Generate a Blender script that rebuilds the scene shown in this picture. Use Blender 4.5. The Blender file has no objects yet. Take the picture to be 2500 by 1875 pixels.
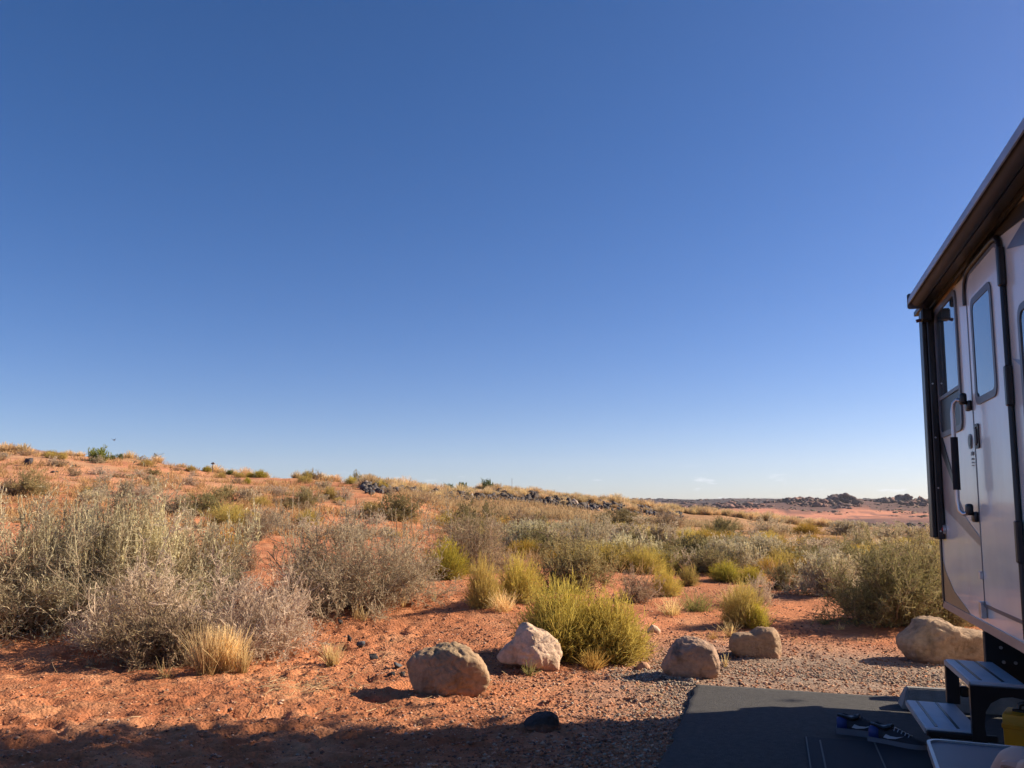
import bpy, bmesh, math, random
import numpy as np
from mathutils import Vector, Matrix

SC = bpy.context.scene
COL = SC.collection
R = math.radians
PI = math.pi

# ------------------------------------------------------------------ camera
H = 1.3
FPX = 2000.0
PITCH = math.atan((1245 - 937.5) / FPX)
cam = bpy.data.cameras.new('camera')
camo = bpy.data.objects.new('camera', cam)
COL.objects.link(camo)
camo.location = (0, 0, H)
camo.rotation_euler = (PI / 2 + PITCH, 0, 0)
cam.sensor_width = 36
cam.lens = 36 * FPX / 2500
cam.clip_start = 0.05
cam.clip_end = 20000
SC.camera = camo

# ------------------------------------------------------------------ world and sun
SUN_EL, SUN_AZ = 30.0, 77.0          # azimuth measured from +Y towards +X
w = bpy.data.worlds.new('World')
SC.world = w
w.use_nodes = True
nt = w.node_tree
nt.nodes.clear()
wo = nt.nodes.new('ShaderNodeOutputWorld')
bg = nt.nodes.new('ShaderNodeBackground')
sky = nt.nodes.new('ShaderNodeTexSky')
sky.sky_type = 'NISHITA'
sky.sun_disc = False
sky.sun_elevation = R(SUN_EL)
sky.sun_rotation = R(SUN_AZ)
sky.altitude = 1200
sky.air_density = 1.0
sky.dust_density = 1.1
sky.ozone_density = 1.6
bg.inputs['Strength'].default_value = 0.057
# thin wisps of cloud low over the horizon
tc = nt.nodes.new('ShaderNodeTexCoord')
sep = nt.nodes.new('ShaderNodeSeparateXYZ')
nt.links.new(tc.outputs['Generated'], sep.inputs[0])
mp = nt.nodes.new('ShaderNodeMapping')
mp.inputs['Scale'].default_value = (1, 1, 5)
nt.links.new(tc.outputs['Generated'], mp.inputs[0])
cn = nt.nodes.new('ShaderNodeTexNoise')
cn.inputs['Scale'].default_value = 24
cn.inputs['Detail'].default_value = 5
cn.inputs['Roughness'].default_value = 0.55
nt.links.new(mp.outputs[0], cn.inputs['Vector'])
cr = nt.nodes.new('ShaderNodeMapRange')
cr.inputs['From Min'].default_value = 0.62
cr.inputs['From Max'].default_value = 0.74
nt.links.new(cn.outputs['Fac'], cr.inputs['Value'])
er = nt.nodes.new('ShaderNodeMapRange')
er.inputs['From Min'].default_value = 0.055
er.inputs['From Max'].default_value = 0.012
nt.links.new(sep.outputs['Z'], er.inputs['Value'])
mul = nt.nodes.new('ShaderNodeMath'); mul.operation = 'MULTIPLY'
nt.links.new(cr.outputs[0], mul.inputs[0]); nt.links.new(er.outputs[0], mul.inputs[1])
mixc = nt.nodes.new('ShaderNodeMix'); mixc.data_type = 'RGBA'
nt.links.new(mul.outputs[0], mixc.inputs['Factor'])
hsn = nt.nodes.new('ShaderNodeHueSaturation')
hsn.inputs['Saturation'].default_value = 1.36
nt.links.new(sky.outputs[0], hsn.inputs['Color'])
# clear dry air: the pale band over the horizon is bluer than the model's
rampc = nt.nodes.new('ShaderNodeValToRGB')
nt.links.new(sep.outputs['Z'], rampc.inputs[0])
els = rampc.color_ramp.elements
els[0].position = 0.0; els[0].color = (1.10, 1.12, 1.55, 1)
els[1].position = 0.6; els[1].color = (1.22, .96, 1.12, 1)
for p_, c_ in ((.06, (1.02, 1.0, 1.30, 1)), (.12, (1.02, .96, 1.22, 1)), (.25, (1.08, .95, 1.18, 1))):
    e_ = els.new(p_); e_.color = c_
tint = nt.nodes.new('ShaderNodeMix'); tint.data_type = 'RGBA'; tint.blend_type = 'MULTIPLY'; tint.inputs['Factor'].default_value = 1
nt.links.new(hsn.outputs[0], tint.inputs['A']); nt.links.new(rampc.outputs[0], tint.inputs['B'])
nt.links.new(tint.outputs['Result'], mixc.inputs['A'])
mixc.inputs['B'].default_value = (10, 10.3, 11, 1)
nt.links.new(mixc.outputs['Result'], bg.inputs['Color'])
nt.links.new(bg.outputs[0], wo.inputs[0])

sl = bpy.data.lights.new('sun', 'SUN')
sl.energy = 5.0
sl.angle = R(0.53)
sl.color = (1.0, 0.86, 0.67)
so = bpy.data.objects.new('sun', sl)
COL.objects.link(so)
sd = Vector((math.sin(R(SUN_AZ)) * math.cos(R(SUN_EL)), math.cos(R(SUN_AZ)) * math.cos(R(SUN_EL)), math.sin(R(SUN_EL))))
so.rotation_euler = sd.to_track_quat('Z', 'Y').to_euler()
so.location = (20, 5, 15)
SC.view_settings.view_transform = 'Standard'
SC.view_settings.look = 'None'
SC.view_settings.exposure = 0.9
SC.view_settings.gamma = 1.0
SC.render.engine = 'CYCLES'
SC.cycles.max_bounces = 6
SC.cycles.diffuse_bounces = 3
SC.cycles.glossy_bounces = 3
SC.cycles.transparent_max_bounces = 8
SC.cycles.use_adaptive_sampling = True
SC.cycles.adaptive_threshold = 0.02
SC.cycles.use_denoising = True

# ------------------------------------------------------------------ helpers
def ray(x, y):
    a = (x - 1250) / FPX
    v = (937.5 - y) / FPX
    return np.array([a, math.cos(PITCH) - v * math.sin(PITCH), math.sin(PITCH) + v * math.cos(PITCH)])

def link(o, parent=None):
    COL.objects.link(o)
    if parent is not None:
        o.parent = parent
    return o

def tag(o, label=None, cat=None, group=None, kind=None):
    if label: o['label'] = label
    if cat: o['category'] = cat
    if group: o['group'] = group
    if kind: o['kind'] = kind
    return o

def empty(name, loc=(0, 0, 0), rz=0.0):
    o = bpy.data.objects.new(name, None)
    o.empty_display_size = 0.1
    link(o)
    o.location = loc
    o.rotation_euler = (0, 0, rz)
    return o

def np_mesh(name, V, F, mats, col=None, smooth=False, midx=None):
    """V (n,3) float, F (m,k) int with constant k"""
    me = bpy.data.meshes.new(name)
    V = np.ascontiguousarray(V, dtype=np.float32)
    F = np.ascontiguousarray(F, dtype=np.int32)
    m, k = F.shape
    me.vertices.add(len(V)); me.vertices.foreach_set('co', V.ravel())
    me.loops.add(m * k); me.loops.foreach_set('vertex_index', F.ravel())
    me.polygons.add(m)
    me.polygons.foreach_set('loop_start', np.arange(0, m * k, k, dtype=np.int32))
    me.polygons.foreach_set('loop_total', np.full(m, k, dtype=np.int32))
    if smooth:
        me.polygons.foreach_set('use_smooth', np.ones(m, dtype=bool))
    if midx is not None:
        me.polygons.foreach_set('material_index', np.asarray(midx, dtype=np.int32))
    me.update(calc_edges=True)
    if col is not None:
        a = me.color_attributes.new('col', 'FLOAT_COLOR', 'POINT')
        c = np.ones((len(V), 4), dtype=np.float32); c[:, :3] = col
        a.data.foreach_set('color', c.ravel())
    for mt in (mats if isinstance(mats, (list, tuple)) else [mats]):
        me.materials.append(mt)
    return me

def obj(name, me, parent=None):
    o = bpy.data.objects.new(name, me)
    return link(o, parent)

class MB:
    """collects hard surface pieces into one mesh"""
    def __init__(self): self.bm = bmesh.new()
    def box(self, a, b, bev=0.0, seg=1):
        c = [(a[i] + b[i]) / 2 for i in range(3)]; s = [abs(b[i] - a[i]) for i in range(3)]
        m = Matrix.Translation(c) @ Matrix.Diagonal((s[0], s[1], s[2], 1))
        g = bmesh.ops.create_cube(self.bm, size=1, matrix=m)
        if bev > 0:
            vs = g['verts']; es = list({e for v in vs for e in v.link_edges})
            bmesh.ops.bevel(self.bm, geom=es, offset=bev, segments=seg, affect='EDGES', profile=0.5)
        return self
    def rbox(self, c, s, rot, bev=0.0, seg=1):
        m = Matrix.Translation(c) @ rot.to_matrix().to_4x4() @ Matrix.Diagonal((s[0], s[1], s[2], 1))
        g = bmesh.ops.create_cube(self.bm, size=1, matrix=m)
        if bev > 0:
            es = list({e for v in g['verts'] for e in v.link_edges})
            bmesh.ops.bevel(self.bm, geom=es, offset=bev, segments=seg, affect='EDGES', profile=0.5)
        return self
    def tube(self, pts, r, n=10, caps=True, flat=None):
        pts = [Vector(p) for p in pts]
        rs = r if isinstance(r, (list, tuple)) else [r] * len(pts)
        rings = []
        prev = None
        for i, p in enumerate(pts):
            if i == 0: d = pts[1] - p
            elif i == len(pts) - 1: d = p - pts[i - 1]
            else: d = (pts[i + 1] - p).normalized() + (p - pts[i - 1]).normalized()
            d.normalize()
            if prev is None:
                u = d.cross(Vector((0, 0, 1)))
                if u.length < 1e-3: u = d.cross(Vector((1, 0, 0)))
            else:
                u = prev - d * prev.dot(d)
            u.normalize(); prev = u
            v = d.cross(u)
            fx, fy = flat if flat else (1, 1)
            rings.append([self.bm.verts.new(p + (u * math.cos(2 * PI * k / n) * fx + v * math.sin(2 * PI * k / n) * fy) * rs[i]) for k in range(n)])
        for a, b in zip(rings, rings[1:]):
            for k in range(n):
                self.bm.faces.new((a[k], a[(k + 1) % n], b[(k + 1) % n], b[k]))
        if caps:
            self.bm.faces.new(rings[0][::-1]); self.bm.faces.new(rings[-1])
        return self
    def prism(self, poly, f0, f1):
        """poly list of 2d points; f0,f1 map 2d->3d for the two faces"""
        a = [self.bm.verts.new(f0(*p)) for p in poly]
        b = [self.bm.verts.new(f1(*p)) for p in poly]
        n = len(poly)
        self.bm.faces.new(a[::-1]); self.bm.faces.new(b)
        for i in range(n):
            self.bm.faces.new((a[i], a[(i + 1) % n], b[(i + 1) % n], b[i]))
        return self
    def ring(self, outer, inner, f0, f1):
        n = len(outer)
        ao = [self.bm.verts.new(f0(*p)) for p in outer]; bo = [self.bm.verts.new(f1(*p)) for p in outer]
        ai = [self.bm.verts.new(f0(*p)) for p in inner]; bi = [self.bm.verts.new(f1(*p)) for p in inner]
        for i in range(n):
            j = (i + 1) % n
            self.bm.faces.new((ao[i], ao[j], bo[j], bo[i]))
            self.bm.faces.new((ai[j], ai[i], bi[i], bi[j]))
            self.bm.faces.new((bo[i], bo[j], bi[j], bi[i]))
            self.bm.faces.new((ai[i], ai[j], ao[j], ao[i]))
        return self
    def build(self, name, mat, parent=None, smooth=False):
        bmesh.ops.recalc_face_normals(self.bm, faces=self.bm.faces)
        me = bpy.data.meshes.new(name)
        self.bm.to_mesh(me); self.bm.free()
        me.materials.append(mat)
        if smooth:
            for p in me.polygons: p.use_smooth = True
            try: me.set_sharp_from_angle(angle=R(38))
            except Exception: pass
        return obj(name, me, parent)

def rrect(x0, z0, x1, z1, r, n=5):
    """rounded rectangle outline in 2d, counter-clockwise; r one radius or four (bl, br, tr, tl)"""
    rr = r if isinstance(r, (list, tuple)) else (r, r, r, r)
    out = []
    for (cx, cz, a0, q) in ((x0 + rr[0], z0 + rr[0], 180, rr[0]), (x1 - rr[1], z0 + rr[1], 270, rr[1]), (x1 - rr[2], z1 - rr[2], 0, rr[2]), (x0 + rr[3], z1 - rr[3], 90, rr[3])):
        for k in range(n + 1):
            a = R(a0 + 90 * k / n)
            out.append((cx + q * math.cos(a), cz + q * math.sin(a)))
    return out

# noise ------------------------------------------------------------
_rs = np.random.RandomState(7)
_perm = _rs.permutation(512)
_perm = np.concatenate([_perm, _perm, _perm])
_g = _rs.normal(size=(512, 3)); _g /= np.linalg.norm(_g, axis=1)[:, None]
def pn(x, y, z=0.0):
    x = np.asarray(x, dtype=np.float64); y = np.asarray(y, dtype=np.float64); z = np.asarray(z, dtype=np.float64) + 0 * x
    xi = np.floor(x).astype(np.int64); yi = np.floor(y).astype(np.int64); zi = np.floor(z).astype(np.int64)
    xf = x - xi; yf = y - yi; zf = z - zi
    fu = lambda t: t * t * t * (t * (t * 6 - 15) + 10)
    u, v, t = fu(xf), fu(yf), fu(zf)
    def gr(i, j, k):
        h = _perm[(_perm[(_perm[(xi + i) & 511] + yi + j) & 511] + zi + k) & 511]
        g = _g[h]
        return g[..., 0] * (xf - i) + g[..., 1] * (yf - j) + g[..., 2] * (zf - k)
    L = lambda a, b, q: a + (b - a) * q
    return L(L(L(gr(0, 0, 0), gr(1, 0, 0), u), L(gr(0, 1, 0), gr(1, 1, 0), u), v),
             L(L(gr(0, 0, 1), gr(1, 0, 1), u), L(gr(0, 1, 1), gr(1, 1, 1), u), v), t)
def fbm(x, y, z=0.0, o=4, gain=0.5):
    s = 0; a = 1.0
    for i in range(o):
        s = s + a * pn(np.asarray(x) * 2 ** i + 13.7 * i, np.asarray(y) * 2 ** i - 7.1 * i, np.asarray(z) * 2 ** i + 3.3 * i)
        a *= gain
    return s
def sstep(a, b, x):
    t = np.clip((np.asarray(x, dtype=float) - a) / (b - a), 0, 1)
    return t * t * (3 - 2 * t)

# ------------------------------------------------------------------ materials
def nodes(m):
    m.use_nodes = True
    return m.node_tree, m.node_tree.nodes['Principled BSDF']

def mat(name, c, rough=0.6, metal=0.0, var=0.12, scale=6.0, bump=0.0, bscale=60.0, spec=0.5, coat=0.0):
    m = bpy.data.materials.new(name)
    t, b = nodes(m)
    tcn = t.nodes.new('ShaderNodeTexCoord')
    n = t.nodes.new('ShaderNodeTexNoise'); n.inputs['Scale'].default_value = scale; n.inputs['Detail'].default_value = 5
    t.links.new(tcn.outputs['Object'], n.inputs['Vector'])
    mr = t.nodes.new('ShaderNodeMapRange')
    mr.inputs['From Min'].default_value = 0.3; mr.inputs['From Max'].default_value = 0.7
    mr.inputs['To Min'].default_value = 1 - var; mr.inputs['To Max'].default_value = 1 + var
    t.links.new(n.outputs['Fac'], mr.inputs['Value'])
    mx = t.nodes.new('ShaderNodeVectorMath'); mx.operation = 'SCALE'
    mx.inputs[0].default_value = c[:3]
    t.links.new(mr.outputs[0], mx.inputs['Scale'])
    t.links.new(mx.outputs[0], b.inputs['Base Color'])
    b.inputs['Roughness'].default_value = rough
    b.inputs['Metallic'].default_value = metal
    b.inputs['Specular IOR Level'].default_value = spec
    if coat: b.inputs['Coat Weight'].default_value = coat
    if bump:
        bn = t.nodes.new('ShaderNodeTexNoise'); bn.inputs['Scale'].default_value = bscale; bn.inputs['Detail'].default_value = 6
        t.links.new(tcn.outputs['Object'], bn.inputs['Vector'])
        bu = t.nodes.new('ShaderNodeBump'); bu.inputs['Strength'].default_value = bump; bu.inputs['Distance'].default_value = 0.01
        t.links.new(bn.outputs['Fac'], bu.inputs['Height'])
        t.links.new(bu.outputs[0], b.inputs['Normal'])
    return m

def plant_mat(name):
    m = bpy.data.materials.new(name)
    m.use_nodes = True
    t = m.node_tree; t.nodes.clear()
    out = t.nodes.new('ShaderNodeOutputMaterial')
    at = t.nodes.new('ShaderNodeAttribute'); at.attribute_name = 'col'
    oi = t.nodes.new('ShaderNodeObjectInfo')
    hs = t.nodes.new('ShaderNodeHueSaturation')
    mr = t.nodes.new('ShaderNodeMapRange'); mr.inputs['To Min'].default_value = 0.8; mr.inputs['To Max'].default_value = 1.2
    t.links.new(oi.outputs['Random'], mr.inputs['Value'])
    t.links.new(mr.outputs[0], hs.inputs['Value'])
    mh = t.nodes.new('ShaderNodeMath'); mh.operation = 'MULTIPLY_ADD'; mh.inputs[1].default_value = 7.31; mh.inputs[2].default_value = 0
    t.links.new(oi.outputs['Random'], mh.inputs[0])
    fr = t.nodes.new('ShaderNodeMath'); fr.operation = 'FRACT'; t.links.new(mh.outputs[0], fr.inputs[0])
    m2 = t.nodes.new('ShaderNodeMapRange'); m2.inputs['To Min'].default_value = 0.49; m2.inputs['To Max'].default_value = 0.51
    t.links.new(fr.outputs[0], m2.inputs['Value']); t.links.new(m2.outputs[0], hs.inputs['Hue'])
    t.links.new(at.outputs['Color'], hs.inputs['Color'])
    d = t.nodes.new('ShaderNodeBsdfDiffuse'); tr = t.nodes.new('ShaderNodeBsdfTranslucent')
    t.links.new(hs.outputs[0], d.inputs[0]); t.links.new(hs.outputs[0], tr.inputs[0])
    mx = t.nodes.new('ShaderNodeMixShader'); mx.inputs[0].default_value = 0.38
    t.links.new(d.outputs[0], mx.inputs[1]); t.links.new(tr.outputs[0], mx.inputs[2])
    t.links.new(mx.outputs[0], out.inputs[0])
    return m
PLANT = plant_mat('plant_fibre')

def attr_mat(name, rough=0.9, var=0.25, scale=40, bump=0.5, bscale=90, bdist=0.01, spec=0.25):
    """colour from the mesh attribute, varied with noise, with fine relief"""
    m = bpy.data.materials.new(name)
    t, b = nodes(m)
    at = t.nodes.new('ShaderNodeAttribute'); at.attribute_name = 'col'
    tcn = t.nodes.new('ShaderNodeTexCoord')
    n = t.nodes.new('ShaderNodeTexNoise'); n.inputs['Scale'].default_value = scale; n.inputs['Detail'].default_value = 8; n.inputs['Roughness'].default_value = 0.65
    t.links.new(tcn.outputs['Object'], n.inputs['Vector'])
    mr = t.nodes.new('ShaderNodeMapRange')
    mr.inputs['From Min'].default_value = 0.3; mr.inputs['From Max'].default_value = 0.7
    mr.inputs['To Min'].default_value = 1 - var; mr.inputs['To Max'].default_value = 1 + var
    t.links.new(n.outputs['Fac'], mr.inputs['Value'])
    mx = t.nodes.new('ShaderNodeVectorMath'); mx.operation = 'SCALE'
    t.links.new(at.outputs['Color'], mx.inputs[0]); t.links.new(mr.outputs[0], mx.inputs['Scale'])
    t.links.new(mx.outputs[0], b.inputs['Base Color'])
    b.inputs['Roughness'].default_value = rough; b.inputs['Specular IOR Level'].default_value = spec
    bn = t.nodes.new('ShaderNodeTexNoise'); bn.inputs['Scale'].default_value = bscale; bn.inputs['Detail'].default_value = 8; bn.inputs['Roughness'].default_value = 0.7
    t.links.new(tcn.outputs['Object'], bn.inputs['Vector'])
    bu = t.nodes.new('ShaderNodeBump'); bu.inputs['Strength'].default_value = bump; bu.inputs['Distance'].default_value = bdist
    t.links.new(bn.outputs['Fac'], bu.inputs['Height']); t.links.new(bu.outputs[0], b.inputs['Normal'])
    return m

# ------------------------------------------------------------------ terrain
PXC = np.array([-900, 0, 300, 600, 900, 1200, 1450, 1700, 2000, 2300, 3600], float)
DN = np.array([0, 7.2, 8.6, 10, 12.5, 16, 22, 30, 42, 52, 62, 75, 95, 130, 190, 280, 400, 700, 1100, 1800, 3000, 6000], float)
ZT = np.array([
 [0, 0, .25, .45, .65, .85, 1.3, 2.7, 4.9, 5.2, 4.6, 3.5, 2, 0, -3, -6, -8, -6, -2, 0, -10, -60],
 [0, 0, .15, .38, .6, .75, 1.15, 2.45, 4.25, 4.0, 3.3, 2.2, 0, -2, -5, -8, -9, -6, -2, 0, -10, -60],
 [0, 0, .10, .32, .55, .7, 1.05, 2.2, 3.72, 3.5, 2.8, 1.8, 0, -2, -5, -8, -9, -6, -2, 0, -10, -60],
 [0, 0, .06, .24, .5, .62, .95, 1.95, 2.98, 2.9, 2.4, 1.5, 0, -2, -5, -8, -9, -6, -2, 4, -10, -60],
 [0, 0, .05, .18, .45, .5, .62, 1.45, 2.72, 2.75, 2.2, 1.4, 0, -2, -5, -9, -9, -4, 2, 10, -10, -60],
 [0, 0, .12, .25, .32, .32, .42, .62, 1.15, 1.95, 2.72, 2.3, 1, -2, -6, -10, -9, -2, 6, 20, -10, -60],
 [0, 0, .10, .20, .25, .25, .32, .48, .85, 1.2, 1.98, 1.75, 0.5, -3, -7, -11, -9, -1, 8, 26, -10, -60],
 [0, 0, .05, .12, .18, .2, .25, .35, .5, .65, .95, .9, -.3, -4, -9, -11, -9, 0, 9, 23.5, -10, -60],
 [0, 0, .02, .05, .1, .1, .1, .1, .1, .1, .05, -.1, -1.2, -5, -10, -12, -9, 0, 10, 24, -10, -60],
 [0, 0, 0, .02, .05, .05, 0, -.1, -.2, -.25, -.3, -.5, -1.8, -6, -11, -12, -9, .5, 10, 24.5, -10, -60],
 [0, 0, 0, 0, 0, 0, 0, -.1, -.2, -.3, -.4, -.6, -1.8, -6, -11, -12, -9, 0, 10, 24, -10, -60]], float)

def base_z(X, Y):
    X = np.asarray(X, float); Y = np.asarray(Y, float)
    rr = np.hypot(X, Y)
    th = np.arctan2(X, Y)
    u = np.tan(np.clip(th, -1.05, 1.05))
    px = np.clip(1250 + FPX * u, -900, 3600)
    D = rr * np.cos(np.clip(np.abs(th), 0, 1.05))
    # smooth column interpolation
    ci = np.clip(np.searchsorted(PXC, px, side='right') - 1, 0, len(PXC) - 2)
    t = (px - PXC[ci]) / (PXC[ci + 1] - PXC[ci]); t = t * t * (3 - 2 * t) * 0.5 + t * 0.5
    out = np.zeros_like(D)
    l = np.log(np.maximum(D, 1.0)); LN = np.log(np.maximum(DN, 1.0))
    for k in range(len(PXC)):
        z = np.interp(l, LN, ZT[k])
        wgt = np.where(ci == k, 1 - t, 0) + np.where(ci == k - 1, t, 0)
        out += wgt * z
    back = sstep(1.2, 2.0, np.abs(th))
    return out * (1 - back)

_fr = random.Random(31)
FEET = []
for _k in range(11):
    _x, _y, _a = _fr.uniform(-4.2, .6), _fr.uniform(4.2, 7.4), _fr.uniform(-.9, 3.6)
    for _j in range(_fr.randint(4, 8)):
        _s = 1 if _j % 2 else -1
        FEET.append((_x - _s * .09 * math.sin(_a), _y + _s * .09 * math.cos(_a), _a + _fr.uniform(-.2, .2)))
        _x += .58 * math.cos(_a); _y += .58 * math.sin(_a) * .8; _a += _fr.uniform(-.2, .2)
def zt(X, Y, fine=True):
    X = np.asarray(X, float); Y = np.asarray(Y, float)
    rr = np.hypot(X, Y)
    z = base_z(X, Y)
    z = z + sstep(7, 14, rr) * 0.16 * fbm(X * .35, Y * .35, 0, 3) * (1 - sstep(120, 300, rr))
    z = z + sstep(22, 34, rr) * 0.4 * fbm(X * .09 + 5, Y * .09, 1.5, 3) * (1 - sstep(50, 60, rr))
    z = z + sstep(180, 500, rr) * 7.0 * fbm(X * .006, Y * .006, 2.5, 5) * (1 - 0.35 * sstep(900, 1600, rr))
    th = np.arctan2(X, Y); pxx = 1250 + FPX * np.tan(np.clip(th, -1.0, 1.0))
    yt = np.interp(pxx, [1350, 1500, 1700, 1850, 1930, 2050, 2150, 2300, 2700], [1262, 1249, 1240, 1230, 1224, 1221, 1224, 1225, 1228])
    ztop = H + (1245 - yt) / FPX * 760
    Dr = rr * np.cos(np.clip(np.abs(th), 0, 1.05))
    g = np.exp(-np.abs((Dr - 770) / np.where(Dr < 770, 75, 160)) ** 2) * sstep(1300, 1500, pxx) * (1 - sstep(3000, 3600, pxx)) * (np.abs(th) < 1.1)
    z = np.where(g > .002, z + (ztop - z) * g + g * 4.0 * (np.abs(fbm(X * .04, Y * .04, 4, 4)) - .2), z)
    if fine:
        pad = pad_mask(X, Y)
        nr = (1 - sstep(20, 40, rr)) * (1 - pad)
        # trampled soft sand: pits the size of a foot, cusped rims
        soft = np.clip(1.0 - sstep(-1.6, 0.8, X), 0.16, 1.0)
        p1 = pn(X * 4.2, Y * 4.2, 0.3); p2 = pn(X * 9.5 + 3, Y * 9.5, 4.3); p3 = pn(X * 21, Y * 21, 9.1)
        z = z + nr * (0.055 * soft * (-np.abs(p1) + .2) + 0.040 * soft * (-np.abs(p2) + .15) + 0.014 * p3 - 0.034 * soft * sstep(.10, .36, pn(X * 6.5 + 2, Y * 7.5, 6.6)) - 0.020 * soft * sstep(.12, .38, pn(X * 12, Y * 14 + 5, 2.6)) + 0.02 * fbm(X * 1.3, Y * 1.3, 7, 2))
        z = z - 0.012 * pad
        # footprints in the soft sand on the left
        near = rr < 9.5
        if np.any(near):
            xs, ys = X[near], Y[near]; dz = np.zeros_like(xs)
            for fx, fy, fa in FEET:
                dx, dy = xs - fx, ys - fy
                a_ = dx * math.cos(fa) + dy * math.sin(fa); b_ = -dx * math.sin(fa) + dy * math.cos(fa)
                q = (a_ / .135) ** 2 + (b_ / .055) ** 2
                dz += np.where(q < 6, -.030 * np.exp(-q * q * .8) + .012 * np.exp(-(q - 2.2) ** 2), 0)
            z[near] += dz
    return z

# trailer frame in plan -------------------------------------------
TH = R(17.42)
DV = np.array([math.sin(TH), math.cos(TH)]); NV = np.array([-DV[1], DV[0]])
_d = ray(2306, 1473)
TC = (_d / _d[1] * 5.9)[:2]
ZB = 0.655
LEAN = 0.022
def ts(X, Y):
    """plan point -> (s along the wall towards the viewer, w out from the wall)"""
    dx = X - TC[0]; dy = Y - TC[1]
    return -(dx * DV[0] + dy * DV[1]), dx * NV[0] + dy * NV[1]
PAD_S0, PAD_W1 = 0.07, 1.72
def pad_mask(X, Y):
    s, ww = ts(X, Y)
    return sstep(PAD_S0 - .02, PAD_S0 + .10, s) * (1 - sstep(PAD_W1 - .10, PAD_W1 + .02, ww)) * sstep(-5, -4.5, ww) * (1 - sstep(13, 13.5, s))

def cast(px, py, tmin=3.0):
    """where the line of sight through a point of the frame meets the land"""
    d = ray(px, py); d = d / d[1]
    D = np.geomspace(tmin, 3000, 6000)
    zz = zt(d[0] * D, D, False)
    hz = H + d[2] * D
    idx = np.nonzero(hz <= zz)[0]
    if len(idx) == 0:
        gap = hz - zz; m = D < 90
        i = int(np.argmin(np.where(m, gap / D, 9)))
    else: i = int(idx[0])
    X, Y = d[0] * D[i], D[i]
    return X, Y, float(zt(np.array([X]), np.array([Y]))[0])

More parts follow.
